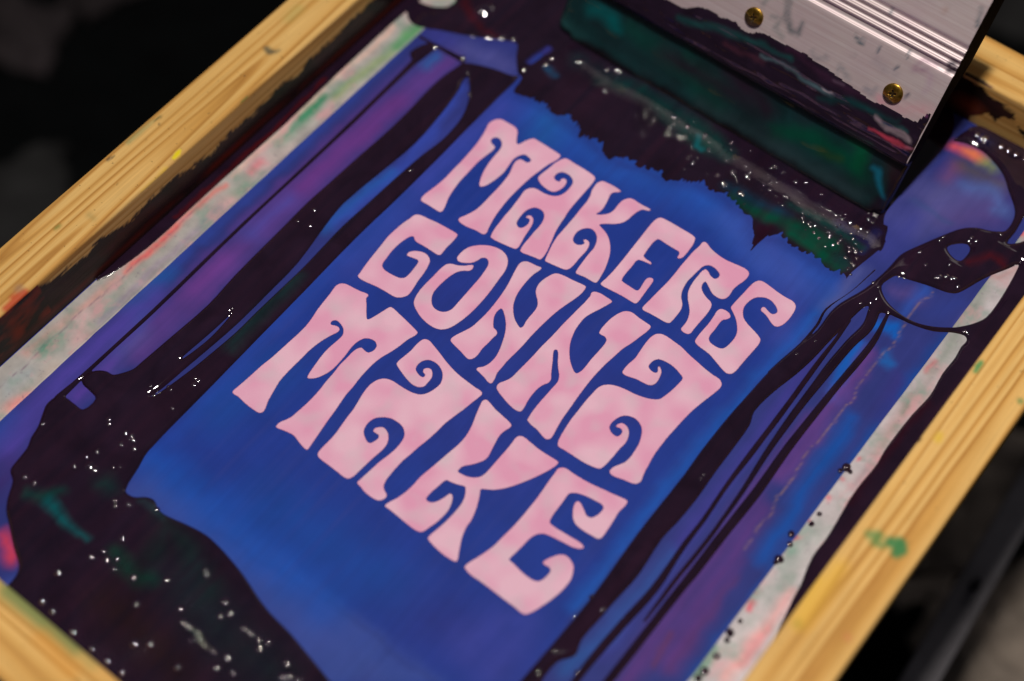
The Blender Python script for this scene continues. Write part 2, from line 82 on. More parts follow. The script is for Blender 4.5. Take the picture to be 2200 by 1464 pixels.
 'E2':[[58.2,-42.6],[58,-40.4],[58.9,-38.8],[60.9,-37.8],[65.1,-37.8],[70,-37.5],[74.9,-36.9],[79.8,-35.9],[84.8,-35],[88.8,-34.1],[91.6,-33.7],[92.5,-34.4],[92.7,-36.6],[92.3,-40.3],[92.8,-44.5],[93.3,-48.7],[93.6,-52.4],[93.6,-55.2],[92.6,-56.6],[89.8,-57],[85.5,-57.4],[81.1,-57.1],[78.8,-56],[76.9,-54.1],[75.2,-51.4],[74.4,-49.2],[74.6,-47.7],[75.9,-47.4],[77.8,-48.2],[80.3,-49.7],[82.3,-50.7],[84.2,-50.2],[85.4,-48.3],[86,-45.3],[85.6,-43],[84,-42.2],[80.6,-42.6],[76.5,-43.2],[72.7,-44.4],[70.5,-45.7],[69.5,-47.2],[69.6,-50],[69.9,-54.5],[70.1,-58.9],[70.7,-62.4],[71.5,-63.5],[74.4,-63.8],[78.8,-63.5],[83.6,-63.1],[87.5,-62.8],[90,-63.4],[90.1,-64.3],[89,-65.4],[86.3,-66.6],[81.7,-67.3],[77.2,-68.1],[73.2,-69],[71.4,-70.1],[69.9,-72.1],[69,-75],[68.7,-79.2],[68.3,-84],[67.9,-87.4],[68.1,-88.3],[70.9,-88.6],[75,-89.3],[78.8,-89.6],[82.2,-89.3],[84.1,-88.4],[85.2,-86.5],[85.6,-83.1],[85.3,-81.2],[83.8,-80.4],[81.4,-80.7],[80.4,-80.3],[80.6,-78.6],[82.2,-75.3],[83.9,-72.9],[86,-71.6],[88.6,-71.7],[91.3,-72.9],[92.9,-74.7],[94.7,-78.8],[95,-82.9],[94.6,-87.6],[94,-90.7],[92.8,-95.1],[91.3,-99.8],[90.2,-102.2],[89.1,-103.7],[87.3,-104.3],[83.1,-104.1],[76.9,-104.1],[70.8,-104],[64.5,-104],[59.5,-104.2],[55.8,-103.5],[54.8,-102.8],[55,-100.5],[56.3,-96.4],[57.7,-91.7],[58.7,-87],[59.1,-81.6],[59.6,-75.6],[59.8,-69.2],[59.7,-63],[59.5,-57.4],[59,-51.9],[58.5,-47.1]],
}
INK={
 'left_polys':[[[-127.1,119.6],[-128.1,115.1],[-129.7,105.3],[-130,94.1],[-129,75.8],[-128.9,56.8],[-129.8,37.7],[-130.4,17],[-131,-0.1],[-130.4,-18],[-129.4,-53.8],[-127.8,-74.3],[-129,-97.5],[-130.2,-117],[-130.6,-121.8],[-133.9,-127.6],[-136,-129.8],[-139.5,-130.3],[-143.3,-132.7],[-145.7,-136.7],[-145.2,-140.5],[-143.2,-142.1],[-138.2,-142.6],[-132.9,-143.8],[-133.2,-151.2],[-138.6,-151.7],[-144.7,-151.8],[-147.7,-152.6],[-148.8,-159.4],[-146.4,-164.6],[-143.2,-170.4],[-141.4,-176.3],[-139,-180.8],[-137.9,-186.9],[-136.5,-193.2],[-131.5,-196.4],[-127.3,-203],[-122.8,-208.1],[-115.9,-212.4],[-106.4,-218.3],[-98.7,-222.5],[-96.1,-227.1],[-96.8,-233.7],[-122,-239],[60,-239],[58.6,-180.3],[42.8,-177.3],[26.6,-174.1],[14.7,-171.9],[3.7,-170.8],[-5.5,-168.9],[-17.3,-165.4],[-26.7,-163.4],[-35.6,-162],[-44.7,-161.5],[-53.8,-163],[-64.8,-165.6],[-69.6,-165.7],[-74.5,-163.7],[-78.5,-164.8],[-82.9,-168.2],[-88,-168.2],[-91.4,-157],[-94,-148],[-94.9,-110.4],[-95.8,-71.5],[-96.3,-44.7],[-97.2,-9.9],[-97.3,6.7],[-96.8,26.6],[-96.8,60],[-97.3,88.8],[-97.5,112.3],[-97.8,130.5],[-100.9,128.5],[-111.9,126.1]],[[-154.4,108.2],[-150.6,118.7],[-145.7,118.8],[-145,115.6],[-147,104.1],[-150,104.2]],[[-181.5,-95],[-181.5,160],[-174.6,160],[-175,120],[-174.8,76],[-173.6,31],[-174.5,-30],[-174.2,-65],[-177,-90],[-180,-98]]],
 'left_strokes':[[[-148.4,110,2.28],[-148,92.2,1.41],[-147,46.5,1.09],[-147.1,-28.6,1.03],[-146,-92.9,1.09],[-146.2,-117.5,0.95],[-146.5,-142.8,1.17],[-146.8,-153.4,1.85]],[[-156.9,119.3,0.87],[-143.7,119.9,1.15],[-128.9,120.7,1.7]]],
 'left_holes':[[[-119,113.2],[-119.5,110.4],[-117,103],[-114,84],[-112.3,61.7],[-113.8,41.1],[-116.1,11.5],[-114.3,-4.4],[-110,-29.7],[-109.3,-52.1],[-109.1,-67.1],[-109.3,-78.2],[-110.4,-94.4],[-111.4,-107.4],[-112.4,-121.8],[-113.7,-127.5],[-112.2,-125.1],[-109.2,-107.6],[-107.8,-94.9],[-106.5,-77.3],[-106.6,-64.2],[-106.4,-46.4],[-106.2,-29.8],[-106.8,-15.6],[-107.4,-0.1],[-106.7,18.5],[-106,39.3],[-104.8,58],[-103,72.7],[-103.8,86.8],[-106.2,95.5],[-110.6,104],[-115.6,110.2]],[[-116.9,-104.7],[-116.1,-103.7],[-114.2,-90.5],[-114.2,-81],[-115.3,-70.9],[-115.5,-79.7],[-116,-89.3]]],
 'right_polys':[[[112,252],[104.3,233.5],[109.8,235.4],[118.9,236.4],[127.9,233.7],[135.7,229.2],[143,221.6],[148.8,215.9],[151.9,211.1],[153.2,205],[152.9,199.8],[151,197.6],[146.8,195],[141.2,192.8],[136.2,188.8],[133,184.2],[128.1,174.7],[123.8,165.8],[120.5,158.6],[119.4,154.2],[119,146],[118.1,138.4],[116.1,127.6],[111.3,113.7],[110.2,105.9],[110.7,94],[109.2,85.3],[107,74.9],[105.9,68.6],[105,59.2],[104.3,44.8],[103.6,27.8],[103.7,7.3],[104.5,-7.5],[104.8,-43.3],[106.6,-80.2],[106,-112.6],[105.5,-128.2],[105.7,-149.6],[114.7,-142.5],[112.3,-120.8],[112.7,-111.7],[116.8,-105.2],[114.8,-97.9],[115.5,-83.2],[115.6,-76.7],[116.6,-59.6],[114.8,-39.4],[115.7,-27.1],[115.8,-12.7],[114.9,2.4],[114.6,15.2],[113.8,31.5],[111.5,38.9],[112.9,52.8],[115.9,66.8],[117.7,78.7],[118.6,91.3],[119.6,103.3],[120.9,115.5],[122.1,119.8],[124,120.6],[126.6,120],[128.9,120.5],[132.3,122.2],[137.9,123.2],[145.8,124.4],[154.4,127.1],[161.7,131.9],[167.3,134],[169.4,132.4],[169.1,127.6],[169.8,120.7],[169.5,109.6],[170.8,95.8],[169.5,82.5],[169.1,70.8],[169.1,58.5],[169.9,49.5],[169.3,37],[169.5,27.3],[170.7,14.8],[171.4,4.9],[171.1,-3.7],[172.4,-12.1],[174.3,-19.9],[175.1,-26.8],[182,-60],[182,252]]],
 'right_strokes':[[[126.1,120.9,2.9],[128.5,110.2,2.63],[127,97.6,2.37],[126.4,81.3,2.34],[126.5,65,2.08],[126.6,50.1,1.82],[127.5,27.7,1.34],[129.7,1.7,1.09],[130.8,-24.9,1.06],[130.7,-37.9,1.05],[130.5,-50.1,0.94],[130.7,-62.4,0.82],[130.9,-74.8,0.61]],[[120.2,107.7,0.48],[120.6,94.2,0.95],[120.7,81,1.17],[121.7,52.2,1.15],[122.2,21.7,1.34],[122.6,-0.4,1.09],[124,-20.7,1.07],[124.2,-35.7,1.27],[125.7,-60.6,1.65],[124.2,-81.6,1.83],[123.3,-102.7,1.79],[123.4,-114.1,1.58],[123.5,-131.9,1.55]],[[132.3,123.1,0.72],[134.9,106.4,1.43],[135.1,92.3,1.64],[134.3,72.7,1.62],[133.9,53.3,1.82],[133.9,32.1,2.01],[135,6.4,2.18],[134.7,-18.2,2.13],[134.8,-42.4,2.09],[134.6,-52.3,1.86],[134.4,-84.4,1.81],[134.4,-104.5,1.77],[134.7,-124.3,1.74]],[[150.3,152.3,1.95],[154,150.1,1.22],[158.1,147.9,0.73],[163.2,145.2,0.14]],[[114.4,140.3,0.25],[111.9,123,0.29],[107.8,106.3,0.48],[109.2,95.8,0.6],[108.2,77.1,0.47],[105.8,60.8,0.7]]],
 'right_holes':[[[121.8,134.1],[122.9,140.8],[124.7,143.9],[127.7,144.5],[135.2,146.9],[141.8,148.7],[147.9,150.1],[151.9,152.2],[154.1,155.9],[158.8,168.8],[165,180.5],[167.8,185.8],[168.8,181.4],[169.9,171.6],[170.6,161.1],[170.3,149.5],[167.3,142.8],[163,137.1],[160.3,134.4],[153,129.4],[144.8,126.2],[136.1,126.1],[127.7,128.6]],[[135.4,173.3],[137.4,177.4],[141.8,180.8],[144.4,179.7],[145.3,175.9],[144.2,170.1],[139.8,170.2]],[[157.3,193.6],[157.2,202.4],[156.4,214.7],[161.5,208.6],[163.5,201.6],[160.9,196.5]]],
 'top_polys':[[[-99.6,131.6],[-95.9,130.4],[-93.5,120.2],[-86.5,122],[-73.8,123.5],[-66.4,123.4],[-57.9,124.2],[-53.4,121.4],[-50.7,122.7],[-47.8,118],[-42.2,121.7],[-37,120.3],[-32.3,117.1],[-27.9,116],[-25.6,120.1],[-21.6,119.4],[-15.6,122.5],[-13.5,121.2],[-9.4,122.8],[-4,123.3],[0.3,123.7],[3.5,122.5],[6.9,126.6],[12.4,128.6],[16.5,132.6],[23.4,132.1],[30.6,134],[35.8,133.3],[44.6,131.4],[51,128.9],[55.2,124.2],[59.5,117],[60.5,112.5],[60.9,118.1],[62.8,125.2],[66,129.5],[70.2,128.9],[75.2,127.1],[82,128.2],[90.1,129.3],[98.2,126.3],[101.2,128.6],[105.7,127.4],[106,132.4],[109.2,148.8],[110.8,153.5],[108.7,158.9],[105.8,166.2],[103.5,166.2],[100.5,174],[101.5,200],[102,236],[90,252],[-182,252],[-182,152],[-176.2,128.9],[-173.9,128.6],[-170.5,125.7],[-164.9,124.1],[-158.8,126.2],[-150.3,130.3],[-135.9,136.4],[-115.6,147.2],[-112.2,147.3],[-107.8,140.8]]],  # ink, carried on behind the squeegee's right end to blacken its shadow
 'top_holes':[[[-175.9,138.7],[-166.8,139.7],[-159.3,144.7],[-157.9,150.6],[-163,155.2],[-178.2,143.5]],[[-100.1,140.6],[-100.3,143.3],[-99.2,149.1],[-97.2,150.7],[-96.8,146.9],[-97.9,141.1]]],
}
DROPS=[[160,40.3,1.99],[158.7,37.2,1.1],[162.4,39.5,1.1],[162.7,13.4,1.08],[162.5,7.2,1.28],[158.2,-2.4,1.49],[160.4,-6.8,1.27],[160.5,-15.6,1.89],[160.1,-17.9,1.05],[162.9,-49.7,1.02],[162.4,-56.7,1.82],[163.3,-60.2,1.21],[163.7,-68.7,1.4],[163.5,-77.3,1.78],[163.2,-81.4,1.58]]
BUBBLES=[[-124.2,-1.7,0.52],[-119.2,-10.4,0.51],[-126,-12.1,0.51],[-115.5,-71,0.49],[-117.5,-104.1,0.71],[-103.1,-107.9,0.47],[-101.2,-108,0.7],[-101.1,-110.8,0.7],[-107.8,-119.4,0.46],[-110,-118.7,0.46],[-116.7,-123.6,0.46],[-113.2,-125.6,0.58],[-93.5,-116.4,0.46],[-100.1,-125.9,0.46],[-119.3,-148,0.68],[-117.4,-149.6,0.68],[-107.8,-148.2,0.68],[-104.6,-147.5,0.68],[-102.6,-148.7,0.68],[-104.6,-148.7,0.56],[-105.5,-153.4,0.67],[-99.1,-151.4,0.67],[-141.7,-168.3,0.46],[-111.1,-162.9,0.67],[-108.5,-170.1,1.11],[-105.5,-170.1,1.11],[-112.9,-167.9,0.45],[-114,-174.4,0.55],[-127.6,-191.8,0.77],[-122,-191.3,0.77],[-99.8,-163.9,0.44],[-97.5,-161.8,0.44],[-87.3,-175.2,0.54],[-85.3,-177.1,0.54],[-81.1,-172.6,0.43],[-69.8,-166.7,0.65],[-71.6,-185.7,0.85],[-73.8,-195,0.64],[-75.8,-200.4,0.74],[-69.5,-197.2,0.84],[-66,-194.2,0.63],[-64.3,-198.1,0.63],[-81.9,-214.3,0.84],[-54.3,-195.7,0.83],[-42.4,-187.5,0.83],[-31.9,-174.1,0.73],[-30.2,-175.5,0.73],[-77.3,-227.6,0.82],[-70.8,-227.9,0.82],[-44.8,-203.4,0.82],[-28.3,-193.5,0.92],[-15.5,-179.2,1.03],[-10,-182.1,0.92],[-12.3,-185.2,0.82],[-23.2,-196.9,0.81],[-20.2,-197.2,0.81],[-15,-196.3,0.81],[-18.6,-196.5,0.71],[-57,-228.7,0.81],[-45.3,-228.7,0.8],[-36.2,-228.5,0.8],[-27.6,-228.5,0.79],[-32.7,-216.4,1.01],[-27.2,-212.2,0.81],[-0.7,-183.2,0.81],[3.2,-183.1,0.81],[7.7,-182.7,0.81],[11.7,-181.1,0.91],[10.4,-185.5,1],[-8.9,-198.8,0.8],[-4.3,-198.3,0.8],[-12.5,-198,0.81],[2.2,-203,0.79],[8.8,-200.4,0.79],[23.8,-183,0.9],[26.5,-188.6,0.99],[29.1,-186.5,0.99],[33,-185,0.79],[-14.7,-200.8,0.71],[2.8,-196.9,0.8],[-10.9,-212.5,0.8],[110.6,75.7,0.47],[113.5,87.1,0.36],[117.9,132.8,0.61],[121.1,131.8,0.49],[123.7,125.4,0.49],[119.2,118.6,0.36],[125.6,144.2,0.49],[127.8,144.9,0.49],[131.1,176.7,0.63],[142.2,184.7,0.63],[144.9,184.3,0.5],[151.4,195.4,0.76],[152.9,195.1,0.51],[141,190.5,0.51],[140.3,153.6,0.74],[141.2,154.7,1.23],[143.9,157.2,0.99],[146.6,157.9,0.98],[147.8,158.5,0.74],[151.1,155.7,0.61],[130.8,173.6,0.5],[132.6,157,0.37],[141.7,164.1,0.37],[166.2,135.4,0.72],[126.4,161.8,0.38],[108.1,244.1,0.81],[112.5,243,1.08],[116,242.6,1.07],[117,243.7,1.21],[126,243.9,0.93],[130.2,244.1,0.93],[134.5,244,0.93],[139.3,244,1.06],[117.6,240.7,0.67],[-146.1,118.9,1.15],[-129.1,120.9,0.99],[-110.6,104.8,0.83],[-102,46.9,0.79],[-142.8,156.6,3.82],[-144.4,154.5,1.47],[-139.2,157.7,1.17],[-128.8,142,1.44],[-127.2,142.4,1.15],[-122.4,146.1,1.3],[-135.3,137.7,0.87],[-116.5,149,0.86],[-92.1,145.6,1.13],[-91.5,150.6,0.85],[-98.8,135.8,0.85],[-78.4,159.1,1.13],[-79.7,157.7,0.85],[-64.2,163.6,1.13],[-59.9,165.7,1.13],[-57.8,166.2,1.13],[-56.4,150.6,0.83],[-56,183.1,0.85],[-29.8,149.6,0.82],[-24.9,150.2,0.82],[-15.3,150.7,0.81],[-8.1,148.9,0.81],[-7.2,149.7,0.81],[-17.6,157.9,0.96],[-8.4,157.3,0.95],[-6,151,0.67],[-12.8,146.8,0.54],[7.3,139.7,0.8],[1.9,158.3,0.67],[8.7,151.4,0.67],[15.6,162.4,0.67],[26.9,147,0.66],[33.6,149.6,1.18],[33.6,152.6,0.79],[35.3,148.3,0.66],[42.5,157,0.66],[42.2,163.1,0.66],[47,163,0.79],[45.3,153.6,0.92],[47.5,149.4,0.78],[55.5,151.2,1.04],[56.9,151.2,1.04],[55,161.8,0.79],[59.5,164.3,0.65],[36.8,138.5,1.04],[38.7,138.1,0.78],[28,137.8,0.78],[26.6,138.2,0.65],[76.7,157.1,0.64],[78.6,157.2,0.64],[82,156.9,0.9],[85.9,156.7,1.02],[90.2,157.2,1.02],[96.3,157.3,0.89],[99.5,157.7,0.76],[96.1,164.7,0.77],[98.6,164.5,0.77],[84.6,145.4,0.76],[86.4,144.7,0.76],[86.6,143.4,0.76],[92,145.2,0.76],[91.7,143.1,0.88],[69.8,145.3,0.77],[74.1,144,0.89],[75.9,142.9,0.76],[77.4,144.8,0.64],[71.3,143.2,0.64],[97.3,144,0.63],[98.8,142,0.75],[100.8,144.3,0.75],[101.6,143.5,0.75],[103.6,145.4,0.5],[103.3,136.8,0.62],[104.9,136.4,0.62],[103.6,132.9,0.5],[106.5,130.7,0.49],[107.1,133.2,0.5],[103.8,140.7,0.5],[98.9,137.5,0.5],[90.6,140.2,0.63],[82.9,139.5,0.63],[79,140.6,0.63],[106.9,-80,0.82],[105,-77.1,0.83],[106.3,-91.5,0.92],[106,-96.1,0.91],[114.1,-82.4,0.82],[122.1,-110.8,0.79],[109.3,-121.1,0.79],[109.1,-109.9,0.7],[136.5,-101.5,0.79],[116.5,-6.9,0.55],[111.8,-3.3,0.44],[111.8,-5.6,0.44],[158.9,38,0.66],[163,37.7,0.77],[160.7,39.1,0.66],[162.6,5.9,0.75],[157.6,-3.7,0.74],[159.7,-17.3,0.73],[162.3,-17.2,0.84],[161.1,-16.8,0.63],[163.8,-60.8,0.9]]
MESH_PAINT=[
 ['p',(44,52,124),1,1.5,[[-160,-240],[-97,-240],[-97,260],[-160,260]]],
 ['p',(46,55,128),1,1.5,[[104,-240],[161,-240],[161,260],[104,260]]],
 ['p',(30,56,146),1,3,[[-98,-160],[105.5,-160],[105.5,150],[-98,150]]],
 ['p',(46,68,152),0.8,4,[[-98,-240],[105,-240],[105,-150],[-98,-150]]],
 ['p',(60,82,160),0.45,5,[[-88,-168.2],[-83.7,-154.9],[-46.2,-151.6],[-6,-149.7],[41.5,-148.8],[79.7,-148.3],[41.4,-178.4],[-18.3,-166.1],[-54.4,-163.8]]],
 ['s',(40,58,130),0.55,2,[[-46.2,-157.9,0.86],[28.2,-151.6,0.82],[73.4,-151.3,0.79],[94.4,-150.9,0.78]]],
 ['s',(34,84,180),0.85,18,[[-76.5,116.7,8.23],[-28,112.1,7.96],[21.1,124.3,7.79],[79.3,119.8,8.73],[102.6,120.9,4.91]]],
 ['s',(28,96,165),0.5,14,[[-66.6,115.8,7.09],[-63.3,103.6,5.39]]],
 ['s',(60,72,170),0.8,16,[[-91.8,108.7,6.88],[-95.4,67.2,6.68],[-93.3,27.9,6.47],[-89.4,-11.8,7.51]]],
 ['s',(66,78,172),0.6,12,[[51.1,129.6,6.14],[85.2,110.7,7.4],[99,81.3,6.2]]],
 ['s',(56,84,176),0.6,10,[[40.1,121.1,5.12],[68.6,111.5,6.23],[95.2,111.7,5.88]]],
 ['s',(22,78,178),0.8,12,[[-88.7,-149.9,6.68],[-57.5,-151.8,8.7],[-19.4,-153.2,8.46],[17.5,-151.6,8.24]]],
 ['s',(18,70,160),0.6,14,[[-36.2,-135.2,13.05],[0.2,-132.3,12.74],[40,-128.6,10.35]]],
 ['s',(38,48,132),0.7,20,[[59.2,-129.7,14.27],[88.5,-125,12.01]]],
 ['s',(56,66,160),0.8,12,[[79.5,-129.5,6.02],[82.6,-111.3,4.07],[92,-103.9,2.85],[93.6,-131.4,7.93]]],
 ['s',(22,92,190),0.8,6,[[106.9,114,1.95],[103.3,58.8,1.87],[102.1,7,2.01],[102.7,-40.7,1.93],[103.9,-86.6,2.05]]],
 ['s',(38,52,138),0.6,20,[[10.1,8.6,28.59],[-41.4,-1.8,24.45],[53.8,1.3,22.98],[-15.7,-49.9,23.08],[40.7,-51.6,19.94]]],
 ['s',(24,76,165),0.5,12,[[-77,-82.1,11.71],[-83.8,-112.6,11.46]]],
 ['s',(25,68,160),0.6,12,[[-97,32.3,3.65],[-93.1,6.4,5.09],[-93,-7.7,4.03]]],
 ['s',(34,74,176),0.6,8,[[-96.6,-17.4,2.5],[-94.3,-73.1,2.87],[-90.5,-133.2,3.17]]],
 ['s',(36,40,112),0.55,6,[[-90,122.1,1.11],[-71.2,121.7,1.65],[-51.9,120.2,1.63],[-29.8,114.5,1.6],[-12.8,119.4,1.59],[4,120.2,1.57],[17.4,129.6,1.57],[32.9,131.8,1.56],[48.3,127.5,1.28],[58.5,117.6,1.26],[68.9,127.5,1.52],[85.7,126.6,1.5],[102.3,125.7,1.48],[107.3,126.2,0.98]]],
 ['s',(44,64,150),0.9,3,[[-163.1,106.1,5.16],[-160.6,47.3,5.48],[-160.3,-29.8,5.16],[-159,-80,5.45]]],
 ['s',(30,82,160),0.8,8,[[-157.4,-75.3,4.97],[-156.5,-95.1,5.38],[-145.4,-99.8,3.62]]],
 ['s',(30,76,170),0.7,8,[[-156.6,-175.7,4.57],[-154.5,-183.2,6.8]]],
 ['s',(72,54,130),0.8,4,[[-149.9,105.9,2.28],[-148.9,48.6,2.45],[-149,-0.9,2.36],[-149.3,-34.6,2.3]]],
 ['s',(88,58,138),0.95,8,[[-135.1,115.4,6.25],[-137.8,69,6.6],[-138.9,8.9,6.83],[-138.3,-39.5,7.07],[-137,-79.8,7.33],[-136.9,-111.2,7.14]]],
 ['s',(104,52,134),0.7,9,[[-138,76.7,4.42],[-138.8,37.2,5.37],[-139.6,2.7,5.23],[-138.8,-22.1,4.61]]],
 ['s',(70,76,170),0.8,8,[[-139.4,-4.4,3.12],[-140.4,-30.5,3.57],[-140.7,-23.6,2.56]]],
 ['s',(36,98,175),0.8,5,[[-142.5,114.6,2.28],[-141.9,106,1.98]]],
 ['s',(82,84,155),0.7,8,[[-136.5,126.8,4.01],[-118.5,130.4,5.69],[-107.7,132.6,4.53]]],
 ['s',(60,62,150),0.8,6,[[-152.6,124.7,3.47],[-141.5,127,4.03]]],
 ['s',(120,60,150),0.6,10,[[-139.8,-51.2,5.01],[-139.1,-71.3,4.43]]],
 ['s',(84,90,165),0.5,8,[[-141.6,-106.7,3.83],[-142.9,-120.7,2.84],[-139,-130.5,2.35]]],
 ['s',(78,66,165),0.8,8,[[-151.3,-87.6,4.9],[-152.1,-114.9,6.23],[-152.6,-144.4,6.08],[-149.8,-170.4,6.85],[-145.7,-185.5,6.74]]],
 ['s',(92,62,165),0.7,6,[[-141,-148,3.24],[-138.7,-139.8,2.33],[-140.9,-125.7,3.3]]],
 ['s',(62,40,110),0.7,10,[[-138.6,-191.9,4.45],[-134.9,-200.8,4.4]]],
 ['s',(200,60,90),0.9,4,[[-114.8,-216.7,2.57],[-104.5,-222.7,2.53]]],
 ['s',(52,74,178),0.9,4,[[-118,104.3,2.79],[-111.7,75.6,3.26],[-108.4,45.7,3.18],[-109.9,18.6,3.12],[-111.4,-0.7,2.56]]],
 ['s',(30,96,185),0.7,5,[[-110.2,40.5,2.38],[-113.6,15.7,2.6],[-113.2,-5.7,2.04]]],
 ['s',(84,84,150),0.9,10,[[113,196,10.37],[127.7,207.5,10.37],[114.4,175.4,7.65]]],
 ['s',(92,74,140),0.7,12,[[131.2,192.1,6.39],[140.7,203.1,7.68],[135.9,221.2,6.52]]],
 ['s',(60,66,150),0.8,8,[[112.2,152.5,5.01],[113,177.9,5.11],[111.9,166.3,5.07]]],
 ['s',(232,92,96),0.95,5,[[107.2,230.4,2.41],[111.5,231.4,2.67],[116.7,231.7,2.39]]],
 ['s',(232,140,84),0.8,5,[[113.8,232.1,1.6],[120.5,231.6,1.86]]],
 ['s',(150,170,90),0.8,5,[[124.3,230.1,1.85],[128.6,229.6,1.58]]],
 ['s',(92,84,64),0.7,8,[[117.1,221.5,3.17],[127.5,222.1,3.67],[137.7,222.7,2.61]]],
 ['s',(80,110,180),0.7,6,[[123.9,211.9,2.61],[129.2,214.2,3.12],[135.5,217.2,3.12],[147.3,210,1.8],[142.9,208.5,1.8]]],
 ['s',(60,80,140),0.6,2.5,[[107.4,187.3,1.29],[115.6,187.1,1.29],[128.7,187.3,1.27]]],
 ['s',(150,80,110),0.35,6,[[113.4,218.6,3.17],[112.7,210.5,2.62]]],
 ['s',(76,84,150),0.8,6,[[109.7,134.9,2.97],[108,108.1,2.91]]],
 ['s',(84,70,140),0.8,5,[[128.6,136.1,2.45],[136.2,138.6,3.41],[141.7,137.9,2.43]]],
 ['s',(46,84,180),0.9,4,[[139.4,146.2,1.71],[139.1,135.8,1.94],[139.7,126.2,1.2]]],
 ['s',(46,60,140),0.85,7,[[151.9,142.4,5.33],[149.3,133.7,3.85],[155.8,148.8,3.88]]],
 ['s',(10,92,190),0.95,3,[[131,112.8,2.64],[136,115.1,3.59],[138.9,119,2.4],[140.7,113.8,2.14]]],
 ['s',(12,92,190),0.95,3,[[131.2,99.9,1.9],[131.9,84.3,4.21],[134.6,73.8,3.7],[136.9,66.2,2.29]]],
 ['s',(20,100,185),0.9,3,[[143.4,102.9,1.18],[147.2,99.5,2.58],[144.5,99,1.88]]],
 ['s',(100,62,140),0.9,5,[[137.3,98.2,2.36],[139.2,86.9,3.26],[137.8,60.7,3.19],[140.1,41.2,3.14],[139.1,19.5,3.08]]],
 ['s',(90,54,130),0.85,6,[[133.7,51.3,2.27],[133.8,12.4,3.07],[134.7,-18.5,2.99],[136.7,-50.1,3.31],[138.7,-80.5,4.02],[139.8,-105.3,3.92]]],
 ['s',(92,54,130),0.8,6,[[141.4,1,2.59],[144.5,-33.1,3.76],[147.1,-58.1,4.89],[149.6,-82.3,5.17]]],
 ['s',(4,72,160),1,5,[[162.8,127.8,2.85],[164.4,90.8,5.98],[165.9,55.3,6.68],[166.2,23.3,5.63],[166.4,-7.7,5.47],[165.5,-35.7,4.93],[164.6,-62.8,4.41],[164.5,-83.4,4.32]]],
 ['s',(8,80,172),0.9,5,[[148.8,63.1,2.27],[149.7,45.7,3.57],[150.2,25.3,3.07],[153.2,1.6,3],[154.8,-19.5,2.94]]],
 ['s',(60,44,130),0.6,7,[[160.6,84.7,2.29],[160.5,72.3,3.18],[155.5,93.3,1.85]]],
 ['s',(62,58,150),0.8,5,[[115.6,87.8,1.9],[117.6,60.5,2.31],[120.7,17,2.67],[121.2,-20.6,3.01],[124.1,-60,3.31],[124.1,-97.2,3.2]]],
 ['s',(36,86,160),0.7,5,[[121.7,-42.7,2.11],[121.8,-67.2,2.47],[122,-91,2.82],[118.2,-112.1,2.77]]],
 ['s',(90,50,110),0.6,3,[[150.1,-34.2,0.83],[151,-60.3,1.01],[151.9,-85.6,1.19]]],
 ['s',(110,50,70),0.5,2,[[142.5,-72.3,0.81],[144.6,-88.8,0.99]]],
 ['s',(150,120,110),0.55,0.5,[[142,147.5,0.24],[142.3,128.3,0.24],[142.5,102.3,0.24],[142.7,77,0.23],[143.3,55.8,0.23],[142.1,37.3,0.22],[144.1,11.8,0.26],[146,-20.8,0.25]]],
 ['s',(150,192,150),1,2,[[-173.4,139.8,2.96],[-165.5,144.2,3.54],[-160.8,150.5,2.37]]],
 ['s',(90,170,120),0.8,2,[[-163.9,146.3,1.77],[-161.6,151.5,1.78]]],
]
